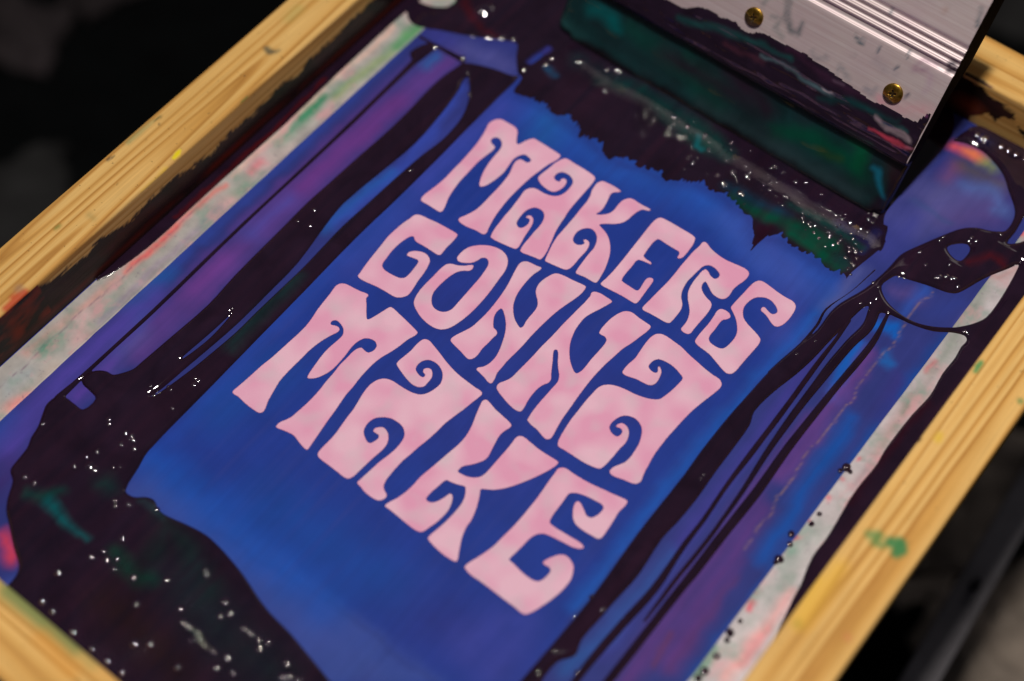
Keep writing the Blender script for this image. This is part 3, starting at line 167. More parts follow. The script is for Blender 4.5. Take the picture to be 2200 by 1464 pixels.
TAPE_PAINT=[
 ['s',(150,152,146),0.6,6,[[-174.5,-31.8,4.16],[-172.7,-66.4,4.04],[-167.6,-93.6,3.45],[-167,-106.6,2.93]]],
 ['s',(70,150,108),0.9,4,[[-162.5,126.8,2.33],[-163.2,110.1,2.3],[-164.2,84.6,1.7],[-166.2,60.8,1.67]]],
 ['s',(46,148,112),0.95,5,[[-169.2,53.2,1.66],[-169.3,45.3,2.48],[-168.3,34.2,1.64],[-168.3,19.9,1.08]]],
 ['s',(195,185,120),0.5,4,[[-163.3,102.5,1.14],[-164.9,77.9,1.12],[-164.1,58.4,0.83]]],
 ['s',(216,162,176),0.9,6,[[-167.6,5.2,2.67],[-165.1,-6,2.37]]],
 ['s',(104,156,130),0.8,6,[[-161,-12.1,2.36],[-163.6,-19.6,1.83]]],
 ['s',(216,160,168),0.8,6,[[-162.6,-24,2.34],[-159.1,-34.3,2.06]]],
 ['s',(205,185,185),0.6,6,[[-161.4,19.5,2.68],[-162.8,7,2.66]]],
 ['s',(228,190,178),0.9,2,[[-172.8,117.5,1.45],[-173.2,61.3,1.12],[-172.4,24.4,1.09],[-171.7,-11.1,1.06]]],
 ['s',(232,120,112),0.9,2.5,[[-171.3,-18.3,1.05],[-172,-44.4,1.54],[-171.7,-67.3,1.77],[-172.7,-85.5,1.24]]],
 ['s',(222,150,140),0.7,3,[[-173.3,-91.2,1.24],[-174.5,-120.9,1.21],[-175.9,-146.5,0.95]]],
 ['s',(96,152,132),0.85,5,[[-171.2,-131.5,2.87],[-170.7,-140.9,2.38]]],
 ['s',(110,150,135),0.6,6,[[-164.4,-102.9,2.44],[-166,-109.2,1.94]]],
 ['s',(222,165,172),0.7,6,[[-168.3,-117.6,1.69],[-163.3,-126.9,1.67],[-161.8,-120.8,1.92]]],
 ['s',(150,168,176),0.7,6,[[-168.3,-153.5,2.82],[-169.5,-164,2.33],[-160.4,-169.4,2.07]]],
 ['s',(228,160,150),0.85,6,[[-159.6,-167.2,2.08],[-157.3,-160.7,1.85],[-160.3,-172.4,1.84]]],
 ['s',(208,190,180),0.7,6,[[-159.8,-143.6,2.82],[-161.2,-151.1,2.34]]],
 ['s',(110,70,105),0.7,0.5,[[-171.8,-167.7,0.23],[-172.7,-116.5,0.24],[-171.4,-54.7,0.25],[-171.2,-28.5,0.21]]],
 ['s',(125,140,128),0.8,5,[[161.1,166.5,1.96],[162.4,150.6,2.42],[162.4,137.3,2.39],[165.3,123.3,2.36],[164.8,106.9,1.86]]],
 ['s',(190,120,120),0.7,4,[[160.2,172.6,1.48],[164.2,172.3,1.23],[167.1,183.2,0.99]]],
 ['s',(168,150,150),0.8,6,[[166.6,108.3,2.1],[166.9,86.5,2.29]]],
 ['s',(200,140,142),0.8,5,[[166.4,83.1,1.82],[166.1,63,2.02],[167.1,53.3,1.56]]],
 ['s',(200,192,196),0.8,6,[[165.4,40.1,2.2],[167,18.1,3.02],[167.6,-9.5,3.78],[166.7,-37.4,4.1],[168.1,-67.8,4.77]]],
 ['s',(70,150,120),0.8,3,[[162.7,-10,1.26],[163.4,-8.6,1.05]]],
 ['s',(110,160,140),0.5,4,[[163.6,-18.1,1.04],[162.1,2.9,1.28]]],
 ['s',(0,130,84),0.9,3,[[162.1,-66,1.4],[162.5,-73.5,1.79],[163.1,-82,1.77]]],
 ['s',(230,50,90),0.9,1.2,[[161.2,22.6,0.87]]],
 ['s',(230,50,90),0.9,1.2,[[160.8,-2.6,1.06],[160.8,-4.2,0.85]]],
 ['s',(230,50,90),0.9,1.2,[[161.5,7.6,0.64]]],
 ['s',(230,50,90),0.9,1.2,[[162.3,-39.5,1.23],[162.4,-43.5,1.23]]],
 ['s',(230,50,90),0.9,1.2,[[162.2,47.4,0.67]]],
 ['s',(230,50,90),0.9,1.2,[[162,33.9,0.66]]],
 ['s',(230,50,90),0.9,1.2,[[161.5,-35,0.62]]],
 ['s',(238,165,165),0.9,4,[[172.6,-24.7,1.03],[173.3,-40.3,1.63],[171.9,-59.6,1.8],[172.6,-74.5,1.97]]],
 ['s',(206,140,150),0.7,1,[[169.4,55.7,0.44],[169.7,33.2,0.44],[171.1,11.4,0.43],[172.6,-9.8,0.42]]],
 ['s',(240,60,70),0.95,2,[[159.8,203.7,2.28],[158.9,210.1,2.29]]],
 ['s',(120,110,120),0.6,2,[[157.7,196.7,1.01],[156.9,206.7,1.02]]],
 ['s',(40,140,100),0.95,3,[[-169.4,57.1,1.39],[-169.7,47.3,2.21],[-168.9,37.7,1.37]]],
 ['s',(80,160,90),0.9,3,[[-163.3,121.9,2.32],[-163.5,106.6,1.72]]],
 ['s',(216,120,130),0.8,3,[[-166.6,4.1,1.6],[-165.8,-3.6,1.85]]],
 ['s',(226,96,96),0.85,2,[[-172.4,-50.5,1.02],[-172.6,-69.7,1.26],[-173,-78.9,0.75]]],
 ['s',(70,140,116),0.8,4,[[-170.2,-134,1.91],[-171.2,-139,1.9]]],
 ['s',(226,130,130),0.8,4,[[-160.4,-169.4,1.84],[-159,-162,1.39]]],
 ['s',(120,84,150),0.5,3,[[-163.1,-30.2,1.03],[-162.4,-86.1,0.99],[-163,-113.5,0.97]]],
 ['s',(90,80,110),0.5,2,[[-160.1,57.6,0.55],[-159.5,-3.5,0.53],[-160,-56.5,0.51],[-160,-119.4,0.48]]],
 ['s',(210,70,90),0.7,2,[[163.4,113.8,0.7],[163.1,105.6,0.7]]],
 ['s',(80,130,110),0.7,3,[[164.4,90.8,1.38],[166,79.7,0.91]]],
 ['s',(150,90,110),0.6,3,[[167.9,48,1.11],[167.4,32.9,0.87]]],
 ['s',(100,140,130),0.5,5,[[165.7,8.6,1.71],[167.1,-34.4,1.64]]],
 ['s',(226,110,120),0.7,3,[[174,-45,1.01],[173.8,-65.9,1.19]]],
]
INK_PAINT=[
 ['s',(70,14,22),0.8,3,[[-153.6,153.8,2.66],[-145.2,147.5,1.76],[-133.9,143.5,1.45],[-125.2,144.7,1.44]]],
 ['s',(20,62,62),0.8,6,[[-103.6,-36.7,1.98],[-103.3,-63.5,2.42],[-102.1,-84,1.9]]],
 ['s',(0,96,104),0.95,3,[[-109.9,-193.5,2.39],[-104.1,-194.1,1.95],[-95.1,-195.6,1.29],[-82.5,-194.8,0.32]]],
 ['s',(8,66,62),0.8,4,[[-121.2,-196.5,1.75],[-113.3,-192.6,2.18],[-108.9,-186.8,1.31]]],
 ['s',(6,58,56),0.7,6,[[-97.8,-171.7,3.08],[-92.8,-172.2,1.75]]],
 ['s',(6,66,54),0.8,5,[[-70,-192.8,1.69],[-62,-193.5,2.52],[-52.6,-194.4,2.5],[-47.8,-190.6,1.67]]],
 ['s',(14,52,50),0.6,8,[[-54.8,-183.7,3.38],[-59.4,-170.5,2.14],[-66.6,-167.6,1.3],[-46.6,-171.7,3.39],[-21.9,-179.8,2.89]]],
 ['s',(24,40,46),0.7,14,[[-34.4,-184.2,8.31],[-1,-190,8.06],[25.6,-189.8,5.93]]],
 ['s',(40,24,20),0.7,14,[[-56.7,-209.8,6.19],[-38.2,-211.3,6.1],[-11.1,-213.4,5.96]]],
 ['s',(40,78,84),0.4,3,[[-78.8,-168.5,0.87],[-71.4,-167.1,1.08],[-64.2,-168.5,0.65]]],
 ['s',(60,64,160),0.9,2,[[-100.3,141.7,1.13],[-99.4,148.2,1.42],[-98,155,1.43]]],
 ['s',(20,80,120),0.8,3,[[-88.5,143.5,1.41],[-83.8,142.2,1.12]]],
 ['s',(8,58,56),0.8,5,[[-62.9,155.3,2.8],[-45.6,160.7,3.34],[-28.5,162,2.76],[-4.4,161.2,4.35],[17.2,154.9,4.8]]],
 ['s',(6,66,60),0.7,5,[[-40.8,162.4,2.22],[-17.5,154.8,2.18],[8,151.6,3.75]]],
 ['s',(0,110,120),0.8,2,[[0.9,155.6,1.08],[3,149.6,1.34],[6.6,148.6,1.07]]],
 ['s',(24,46,54),0.6,6,[[-80.3,158,3.97],[-58,161.1,3.93],[-13.5,165.8,3.84]]],
 ['s',(0,70,54),0.9,4,[[36.6,134.6,2.59],[53.5,134.4,3.59],[72.4,139.1,3.56],[91,139.4,4.02]]],
 ['s',(10,60,86),0.7,4,[[28.8,137.8,1.57],[44.7,139.2,2.59],[62.3,142,2.05]]],
 ['s',(0,74,56),0.9,3,[[71,132.7,2.53],[81.3,133.6,3.27],[93.6,131,2.99],[99.4,130.3,1.99]]],
 ['s',(12,74,72),0.8,4,[[96.5,135,2.5],[101.3,133.6,1.99]]],
 ['s',(30,44,104),0.7,3,[[85.4,152.8,2.04],[101.4,152.9,2.02],[102.8,159.3,2.03],[103.3,145.5,1]]],
 ['s',(40,12,30),0.9,2,[[59.4,125.4,3.55],[59.8,118.6,1.26],[61.5,130.6,2.04]]],
 ['s',(34,22,46),0.8,3,[[52.9,156.5,2.35],[72.8,155.6,1.8],[98.9,152.6,1.01]]],
 ['s',(0,70,66),0.8,3,[[61,148.2,1.55],[85.1,149,2.03],[101.8,147.9,1.26]]],
 ['s',(90,16,20),0.7,3,[[148.4,171,1.24],[153.1,180.9,1.25],[157.5,182.2,1.25],[162,180.9,0.99]]],
 ['s',(20,34,80),0.7,5,[[115.7,243.1,2.15],[120.9,243.4,1.87]]],
 ['s',(60,8,20),0.6,4,[[168.4,51.3,0.89],[169.4,25.8,0.87],[171.9,90.5,0.91]]],
 ['s',(86,16,14),0.9,1.2,[[-177.5,66.1,0.84],[-175.9,14,1.08],[-176.2,-16.6,1.05],[-176,-46.8,0.77]]],
]
WOOD_PAINT=[
 ['s',(70,76,66),0.85,1.5,[[-195.2,45.4,1.44],[-192,44.7,1.92],[-189.8,46.5,0.96],[-189.1,48.6,0.48]]],
 ['s',(30,120,60),0.9,0.8,[[-180.5,12.7,0.96],[-180.3,15.8,1.2],[-179.3,18.1,0.72]]],
 ['s',(44,72,44),0.8,0.8,[[-206.9,-23.6,0.48],[-206.2,-19.4,0.72]]],
 ['s',(226,206,20),0.95,0.8,[[-182.8,-34.2,0.96],[-183,-30.8,1.44],[-183.3,-29.2,0.96]]],
 ['s',(226,190,60),0.7,2,[[-180.8,-41.6,1.44],[-179.5,-47.7,1.44],[-179.8,-56.8,1.2]]],
 ['s',(200,40,16),0.95,0.6,[[-180.2,-45.1,0.48],[-179.6,-42.5,0.96],[-179.2,-39.7,0.72]]],
 ['s',(120,140,96),0.6,1.5,[[-207.4,-40.7,1.2],[-207.1,-33.1,1.2],[-207.3,-24.8,0.72]]],
 ['s',(40,46,52),0.8,0.6,[[-207,-55.2,0.72],[-206.8,-52.9,0.72],[-206,-51.2,0.36]]],
 ['s',(40,46,44),0.9,0.4,[[-203,-23.3,0.6]]],
 ['s',(50,46,44),0.9,0.4,[[-183.1,-6.3,0.36]]],
 ['s',(50,46,44),0.9,0.4,[[-201.8,-33.8,0.36]]],
 ['s',(30,34,30),0.9,0.4,[[-192.7,-61.9,0.24]]],
 ['s',(90,120,60),0.7,1,[[-197.2,-98.1,0.96],[-196.8,-96,0.96]]],
 ['s',(140,130,80),0.5,2,[[-190.6,-83.3,1.2],[-187.2,-83.4,0.96]]],
 ['s',(186,70,44),0.9,1.5,[[-183.4,-137,2.16],[-181.9,-132.6,2.4],[-182.3,-143.1,1.68]]],
 ['s',(150,120,100),0.6,2,[[-185.5,-132.2,2.16]]],
 ['s',(210,140,60),0.5,2,[[-170.8,-21.3,0.72],[-173.7,-66,0.96],[-173.6,-96.5,0.96]]],
 ['s',(150,160,90),0.35,4,[[-200.5,75.2,2.88],[-200,67.4,2.4]]],
 ['s',(18,14,24),0.98,0.8,[[-179.7,87.3,1.2],[-179,90.2,1.44],[-177.9,94,1.2]]],
 ['s',(20,16,24),0.95,0.6,[[-178.8,79.8,0.48]]],
 ['s',(26,132,80),0.9,1.5,[[196.6,6.4,2.88],[199.4,7.3,3.84],[201.2,6.1,3.12],[200.8,3.1,2.16]]],
 ['s',(40,140,80),0.75,2,[[187.5,3.9,1.92],[190.3,5.6,2.4],[191.2,2.3,1.92],[194.3,2.8,1.44]]],
 ['s',(70,150,90),0.9,1,[[183,103,1.44],[183.3,105.7,1.2],[183.5,100.4,1.2]]],
 ['s',(80,140,80),0.8,1.2,[[206.7,99.4,1.44]]],
 ['s',(26,18,34),0.95,0.8,[[180.7,55.7,1.2]]],
 ['s',(226,190,40),0.7,2,[[187.6,60.2,1.68],[187.2,62.8,1.2]]],
 ['s',(240,190,40),0.55,6,[[182.3,-27,4.32],[185,-45.3,3.36],[185.1,-17,2.4]]],
 ['s',(170,150,50),0.6,2.5,[[185.4,-48,1.68]]],
 ['s',(214,130,90),0.5,2,[[204.4,-40.2,1.68]]],
 ['s',(196,170,70),0.5,4,[[164.8,15.5,1.92]]],
 ['s',(96,130,80),0.92,3.5,[[-77.3,-235.6,3.84],[-57.8,-235.6,3.36],[-38.6,-235.6,2.88]]],
 ['s',(150,150,90),0.6,4,[[-82.7,-235.9,2.4],[-66.8,-235.1,2.4],[-28.4,-235.1,2.88]]],
 ['s',(220,150,60),0.5,4,[[-51.9,-241.1,3.36],[-33,-243.5,3.84]]],
 ['s',(60,40,26),0.6,2,[[118.2,246.4,1.44],[125.1,248,1.44]]],
 ['s',(26,20,30),0.95,0.8,[[94.2,249.4,1.2],[103.6,249.1,1.68],[108.1,248,1.44]]],
 ['s',(120,84,90),0.7,1,[[106.1,248.4,1.2],[108.4,249,0.96]]],
]
LEFT_WALL=[[110.1,18.7],[95.1,18.3],[81.2,16.5],[73,17.6],[65.3,17.2],[58,16.6],[50.4,12.6],[44.6,15.4],[37.8,16.9],[26.9,14.7],[14.9,13.7],[4.1,15.7],[-7.7,14.6],[-12.9,12.4],[-29.6,15.5],[-39.9,18.6],[-50.7,18.7],[-61.6,17.5],[-67.7,14.9],[-79.5,18.3],[-87.5,22],[-96.9,18.3],[-104.4,20.3],[-114,21],[-125,26.4],[-130,28.5],[-141.8,30.4],[-147.7,29.8]]
BACK_WALL=[[93.7,27.6],[102.5,25],[108.1,23.7],[115.9,24.1],[123.5,23.2],[127,17.8],[130.1,12.1],[118.6,15.2],[117.1,9.6],[111.2,13.3],[104.4,13.7]]
COAT_PAINT=[
 ['p',(16,44,48),1,2,[[-110,2],[90,2],[97,12],[95,31],[-110,31]]],
 ['s',(0,84,88),0.9,4,[[-86.8,21,3.84],[-76.6,22.1,4.32],[-68.8,17.9,2.88]]],
 ['s',(10,62,56),0.8,6,[[-27.2,24.7,3.36],[-7.1,16.5,5.28],[-0.1,9.3,4.32],[-61.9,22.9,3.84]]],
 ['s',(36,22,38),0.85,6,[[-2.5,27.1,4.8],[10.6,23.4,6.24],[23.5,19.7,4.32],[-39.1,18.4,3.36]]],
 ['s',(2,60,46),0.9,5,[[33.1,12.5,3.36],[51.5,19.1,4.8],[68.4,17.9,4.8],[82.9,14.1,4.32]]],
 ['s',(0,72,46),0.9,4,[[70.5,29.9,3.36],[76.7,28.1,4.32],[78.8,18.5,3.36]]],
 ['s',(40,60,20),0.5,3,[[58.9,15.1,1.2],[68.6,15.3,1.44]]],
 ['s',(34,48,54),0.8,6,[[-9.4,4.2,2.88],[29.6,6.7,3.36],[60.9,-0.3,4.32],[85.2,5.8,3.36],[8.5,3.1,2.4]]],
 ['s',(20,112,142),0.9,2,[[85.7,20.8,1.2],[88.7,20.1,1.68],[92.1,15.4,1.2],[96.3,10.2,0.48]]],
 ['s',(38,20,26),0.9,4,[[93.2,29.5,3.36],[96.2,21.9,2.88],[93.1,34.8,2.88]]],
 ['s',(12,34,66),0.7,4,[[99.6,8.9,1.92]]],
 ['s',(30,70,72),0.5,5,[[-100.7,5.6,3.36],[-86.7,1.7,3.36]]],
 ['p',(30,18,34),1,1.5,[[-110,33],[101,33],[101,60],[-110,60]]],
 ['s',(70,92,102),0.85,1.2,[[9.4,44,0.72],[27.7,45.9,0.96],[44.1,45.6,1.2],[52.4,44.9,0.96]]],
 ['s',(20,64,66),0.8,2,[[-37.3,40.8,1.44],[-16.8,46.1,1.92],[4.2,49.2,1.44],[25.7,50.1,1.2]]],
 ['s',(14,52,56),0.8,2,[[47.1,39.4,1.44],[61.8,47.5,1.68],[74.7,48,1.68],[87,49.2,1.44]]],
 ['s',(150,132,142),0.85,1.2,[[76.9,46.7,0.96],[84.4,44.3,1.44],[92.1,44.2,1.68],[96.2,43.9,1.2]]],
 ['s',(28,70,74),0.8,1.2,[[81,45.8,0.72],[88.5,46.4,0.72],[93.4,46.8,0.72]]],
 ['s',(176,60,82),0.75,0.9,[[75.9,39.3,0.6],[84.1,39.7,0.96],[93.1,39.8,0.96],[97.1,39.7,0.48]]],
 ['s',(150,90,110),0.6,1,[[95.6,39.9,0.72],[98.9,40.2,0.72]]],
 ['s',(46,24,44),0.9,1.5,[[23.5,54.6,1.2],[46.3,52,1.68],[67.5,51.9,1.2]]],
 ['s',(90,70,90),0.6,0.8,[[49.8,52.6,0.72],[54.3,53,0.72]]],
 ['s',(40,30,50),0.8,2,[[31.7,37.6,1.44],[58.6,37.8,1.44],[71.6,38.4,1.44]]],
 ['s',(80,40,54),0.5,2,[[-8.8,41.1,0.96],[13.1,42.1,0.96]]],
 ['s',(200,190,200),0.7,0.5,[[48,46.4,0.36],[51.9,46,0.36]]],
 ['s',(120,60,110),0.8,0.8,[[97.5,57.6,0.72]]],
 ['p',(12,10,17),0.9,3,[[-110,-3],[101,-3],[101,3.2],[-110,3.2]]],
]
COAT_TOP=[[-76.2,42.4],[-57.3,46.6],[-39.8,46.4],[-30.6,51.6],[-20,53.8],[-10,52.2],[-2.3,51.8],[3.3,54.1],[12.6,55.9],[21.5,56.1],[35,56.6],[47.7,54.6],[56.6,54.2],[66.3,52.7],[75.1,52.9],[83.8,52.6],[90.6,53.3],[94.8,54.1],[96,56.8],[97.3,59],[100.1,59.6]]
METAL_PAINT=[
 ['s',(60,84,96),0.85,0.8,[[49.4,76.3,0.48],[50.8,75,0.72],[53.2,74.3,0.96],[55.3,74.3,0.48]]],
 ['s',(60,84,100),0.6,0.8,[[52.9,77.1,0.48],[54.9,76.1,0.48]]],
 ['s',(58,78,96),0.85,0.8,[[62.7,78,0.48],[62.8,75.8,0.72],[62.6,73.7,0.48]]],
 ['s',(60,80,96),0.85,0.8,[[76.4,82,0.72],[76.8,80.2,0.6],[77.3,78.2,0.24]]],
 ['s',(56,76,92),0.8,0.8,[[74,70.7,0.72],[75,72.8,0.84]]],
 ['s',(70,90,104),0.55,1.5,[[49.4,55.5,0.72],[49.3,60,0.72],[51.5,58.7,1.2],[55.8,56.4,1.2]]],
 ['s',(44,70,78),0.7,1.5,[[11.5,77.1,1.92],[15.2,67.7,1.92],[19,63,1.68],[23.2,63.7,1.44],[23.2,69.3,0.96]]],
 ['s',(50,80,84),0.5,1.5,[[7.6,65.3,0.96],[12.5,66.4,1.2],[11.4,60.2,1.2],[16.4,58.1,1.2]]],
 ['s',(60,90,90),0.5,1.5,[[0.9,68,1.2],[2.3,73.8,1.2]]],
 ['s',(70,84,110),0.5,1.5,[[65.5,55.9,1.2],[69,55.2,1.44],[70,58.4,0.96]]],
 ['s',(70,84,100),0.4,1.2,[[33.4,59.3,1.2],[36.4,57,1.44],[42.8,59.2,0.96],[40.6,61,0.96]]],
 ['s',(36,8,44),0.95,1.5,[[97,85.5,1.68],[99,84.6,1.92],[97.5,82.8,1.44]]],
 ['s',(120,60,110),0.5,2,[[90.3,82.4,0.96],[84.6,81.3,0.72],[82.6,75.3,1.2],[87.8,77.5,1.44]]],
 ['s',(206,136,150),0.55,5,[[74.3,54,1.68],[86.3,55.7,2.16],[96.5,60.6,2.16]]],
 ['s',(214,120,150),0.5,2,[[72.3,55.8,0.72],[74.5,53.6,0.96]]],
 ['s',(150,110,150),0.4,2,[[91,76.1,1.2],[92.6,70.6,0.96],[91.6,67.6,0.72]]],
 ['s',(110,100,120),0.35,3,[[63.5,70.2,1.92],[69.6,68.3,2.16],[75.7,69.1,1.44]]],
 ['s',(60,84,100),0.6,1,[[60.3,92.8,0.72],[59.8,95.9,0.48]]],
 ['s',(150,96,70),0.5,2,[[82.4,106.9,1.2]]],
 ['s',(70,90,100),0.7,1,[[97.2,115.6,0.96],[99.2,107.2,0.96]]],
 ['s',(60,60,84),0.8,0.6,[[85.3,62.6,0.96],[84.7,61.3,0.96],[85.5,63.8,0.72]]],
 ['s',(150,140,146),0.4,1,[[53.3,67.3,1.44]]],
]
# ---------------------------------------------------------------- helpers
rng = np.random.default_rng(7)

def lin(c):
    c = np.asarray(c, float) / 255.0
    return np.where(c <= 0.04045, c / 12.92, ((c + 0.055) / 1.055) ** 2.4)

def spline(pts, sub=4, closed=True):
    """centripetal-ish Catmull-Rom through the points"""
    p = np.asarray(pts, float)
    n = len(p)
    out = []
    for i in range(n if closed else n - 1):
        p0, p1, p2, p3 = (p[(i - 1) % n], p[i], p[(i + 1) % n], p[(i + 2) % n]) if closed else \
                         (p[max(i - 1, 0)], p[i], p[i + 1], p[min(i + 2, n - 1)])
        d = np.linalg.norm(p2 - p1)
        d0 = np.linalg.norm(p1 - p0) + 1e-9
        d2 = np.linalg.norm(p3 - p2) + 1e-9
        m1 = (p2 - p0) / (d0 + d) * d
        m2 = (p3 - p1) / (d + d2) * d
        for k in range(sub):
            t = k / sub
            t2, t3 = t * t, t * t * t
            out.append((2*t3 - 3*t2 + 1) * p1 + (t3 - 2*t2 + t) * m1 + (-2*t3 + 3*t2) * p2 + (t3 - t2) * m2)
    if not closed:
        out.append(p[-1])
    return np.array(out)

def poly_sd(X, Y, poly):
    """signed distance to a closed polygon, positive inside"""
    p = np.asarray(poly, float)
    d2 = np.full(X.shape, 1e12)
    inside = np.zeros(X.shape, bool)
    n = len(p)
    for i in range(n):
        ax, ay = p[i]
        bx, by = p[(i + 1) % n]
        ex, ey = bx - ax, by - ay
        l2 = ex * ex + ey * ey + 1e-12
        t = np.clip(((X - ax) * ex + (Y - ay) * ey) / l2, 0, 1)
        d2 = np.minimum(d2, (X - ax - t * ex) ** 2 + (Y - ay - t * ey) ** 2)
        if ay != by:
            c = ((ay > Y) != (by > Y)) & (X < ex * (Y - ay) / ey + ax)
            inside ^= c
    d = np.sqrt(d2)
    return np.where(inside, d, -d)

def stroke_sd(X, Y, st):
    """signed distance to a round brush stroke of varying radius [(x, y, r)], positive inside"""
    best = np.full(X.shape, -1e6)
    if len(st) == 1:
        return st[0][2] - np.hypot(X - st[0][0], Y - st[0][1])
    for (ax, ay, ar), (bx, by, br) in zip(st[:-1], st[1:]):
        ex, ey = bx - ax, by - ay
        l2 = ex * ex + ey * ey + 1e-12
        t = np.clip(((X - ax) * ex + (Y - ay) * ey) / l2, 0, 1)
        best = np.maximum(best, ar + t * (br - ar) - np.hypot(X - ax - t * ex, Y - ay - t * ey))
    return best

def vnoise(x, y, seed=0):
    """smooth value noise, 0..1"""
    xi, yi = np.floor(x).astype(np.int64), np.floor(y).astype(np.int64)
    fx, fy = x - xi, y - yi
    fx, fy = fx * fx * (3 - 2 * fx), fy * fy * (3 - 2 * fy)
    def h(a, b):
        v = (a * 374761393 + b * 668265263 + seed * 974634777) & 0xFFFFFFFF
        v = ((v ^ (v >> 13)) * 1274126177) & 0xFFFFFFFF
        return ((v ^ (v >> 16)) & 0xFFFF) / 65535.0
    return (h(xi, yi) * (1 - fx) + h(xi + 1, yi) * fx) * (1 - fy) + (h(xi, yi + 1) * (1 - fx) + h(xi + 1, yi + 1) * fx) * fy

def fbm(x, y, seed=0, octv=4):
    s, a, t = 0, 1.0, 0
    for k in range(octv):
        s = s + a * vnoise(x * 2 ** k, y * 2 ** k, seed + k)
        t += a
        a *= 0.5
    return s / t

def paint(X, Y, base, ops, warp=1.0, seed=3, streak=None):
    """pigment laid down by soft strokes; X, Y flat arrays in mm"""
    col = np.empty((len(X), 3))
    col[:] = lin(base)
    alpha = np.zeros(len(X))
    wx = (fbm(X / 9, Y / 9, seed) - 0.5) * 5 * warp
    wy = (fbm(X / 9, Y / 9, seed + 50) - 0.5) * 5 * warp
    Xw, Yw = X + wx, Y + wy
    for kind, c, al, fe, shp in ops:
        s = np.asarray(shp, float)
        pad = fe + 6 * warp + (s[:, 2].max() if kind == 's' else 0) + 1
        m = (X > s[:, 0].min() - pad) & (X < s[:, 0].max() + pad) & (Y > s[:, 1].min() - pad) & (Y < s[:, 1].max() + pad)
        if not m.any():
            continue
        d = poly_sd(Xw[m], Yw[m], s) if kind == 'p' else stroke_sd(Xw[m], Yw[m], s)
        t = np.clip(d / max(fe, 0.05) * 0.5 + 0.5, 0, 1)
        t = t * t * (3 - 2 * t) * al
        if streak is not None:
            t = t * np.clip(streak[m], 0, 1.2)
            t = np.clip(t, 0, 1)
        col[m] = col[m] * (1 - t[:, None]) + lin(c) * t[:, None]
        alpha[m] = 1 - (1 - alpha[m]) * (1 - t)
    return col, alpha

def mesh_np(name, V, F, smooth=True):
    """mesh from numpy arrays: V (n,3) metres, F (m,4) or (m,3)"""
    me = bpy.data.meshes.new(name)
    F = np.asarray(F, np.int32)
    k = F.shape[1]
    me.vertices.add(len(V))
    me.vertices.foreach_set('co', np.asarray(V, np.float32).ravel())
    me.loops.add(F.size)
    me.loops.foreach_set('vertex_index', F.ravel())
    me.polygons.add(len(F))
    me.polygons.foreach_set('loop_start', np.arange(0, F.size, k, dtype=np.int32))
    if smooth:
        me.polygons.foreach_set('use_smooth', np.ones(len(F), bool))
    me.update(calc_edges=True)
    me.validate()
    return me

def set_col(me, name, rgb, a=None):
    at = me.color_attributes.new(name, 'FLOAT_COLOR', 'POINT')
    n = len(me.vertices)
    c = np.ones((n, 4), np.float32)
    c[:, :3] = rgb
    if a is not None:
        c[:, 3] = a
    at.data.foreach_set('color', c.ravel())

def link(name, me, mat=None, parent=None):
    o = bpy.data.objects.new(name, me)
    COL.objects.link(o)
    if mat is not None and me is not None:
        me.materials.append(mat)
    if parent is not None:
        o.parent = parent
    return o

def thing(name, label, cat, loc=(0, 0, 0), group=None):
    o = bpy.data.objects.new(name, None)
    o.empty_display_size = 0.02
    o.location = loc
    COL.objects.link(o)
    return tag(o, label, cat, group)

def tag(o, label=None, cat=None, group=None, kind=None):
    for k, v in (('label', label), ('category', cat), ('group', group), ('kind', kind)):
        if v:
            o[k] = v
    return o

def grid_faces(nu, nv, keep=None):
    i = np.arange(nu - 1)[:, None] * nv + np.arange(nv - 1)[None, :]
    f = np.stack([i, i + nv, i + nv + 1, i + 1], -1).reshape(-1, 4)
    return f if keep is None else f[keep(f)]

def compact(V, F, *extra):
    used = np.zeros(len(V), bool)
    used[F.ravel()] = True
    idx = np.cumsum(used) - 1
    return (V[used], idx[F]) + tuple(e[used] for e in extra)

def bm_obj(name, build, mat, parent=None, smooth=True):
    bm = bmesh.new()
    build(bm)
    me = bpy.data.meshes.new(name)
    bm.normal_update()
    bm.to_mesh(me)
    bm.free()
    if smooth:
        for p in me.polygons:
            p.use_smooth = True
    return link(name, me, mat, parent)

def box(bm, lo, hi, bevel=0.0):
    c = [(a + b) / 2 for a, b in zip(lo, hi)]
    s = [abs(b - a) for a, b in zip(lo, hi)]
    r = bmesh.ops.create_cube(bm, size=1.0, matrix=Matrix.Translation(c) @ Matrix.Diagonal((*s, 1)))
    if bevel:
        es = {e for v in r['verts'] for e in v.link_edges}
        bmesh.ops.bevel(bm, geom=list(es), offset=bevel, segments=2, affect='EDGES', profile=0.5)

# ---------------------------------------------------------------- materials
def new_mat(name):
    m = bpy.data.materials.new(name)
    m.use_nodes = True
    nt = m.node_tree
    b = nt.nodes['Principled BSDF']
    return m, nt, b, nt.nodes.new, nt.links.new

def n_noise(nt, scale, detail=3, rough=0.55, vec=None, dist=0.0):
    n = nt.nodes.new('ShaderNodeTexNoise')
    n.inputs['Scale'].default_value = scale
    n.inputs['Detail'].default_value = detail
    n.inputs['Roughness'].default_value = rough
    n.inputs['Distortion'].default_value = dist
    if vec is None:
        vec = nt.nodes.new('ShaderNodeTexCoord').outputs['Object']
    nt.links.new(vec, n.inputs['Vector'])
    return n

def n_map(nt, scale, src='Object', rot=(0, 0, 0)):
    tc = nt.nodes.new('ShaderNodeTexCoord')
    mp = nt.nodes.new('ShaderNodeMapping')
    mp.inputs['Scale'].default_value = scale
    mp.inputs['Rotation'].default_value = rot
    nt.links.new(tc.outputs[src], mp.inputs['Vector'])
    return mp.outputs['Vector']

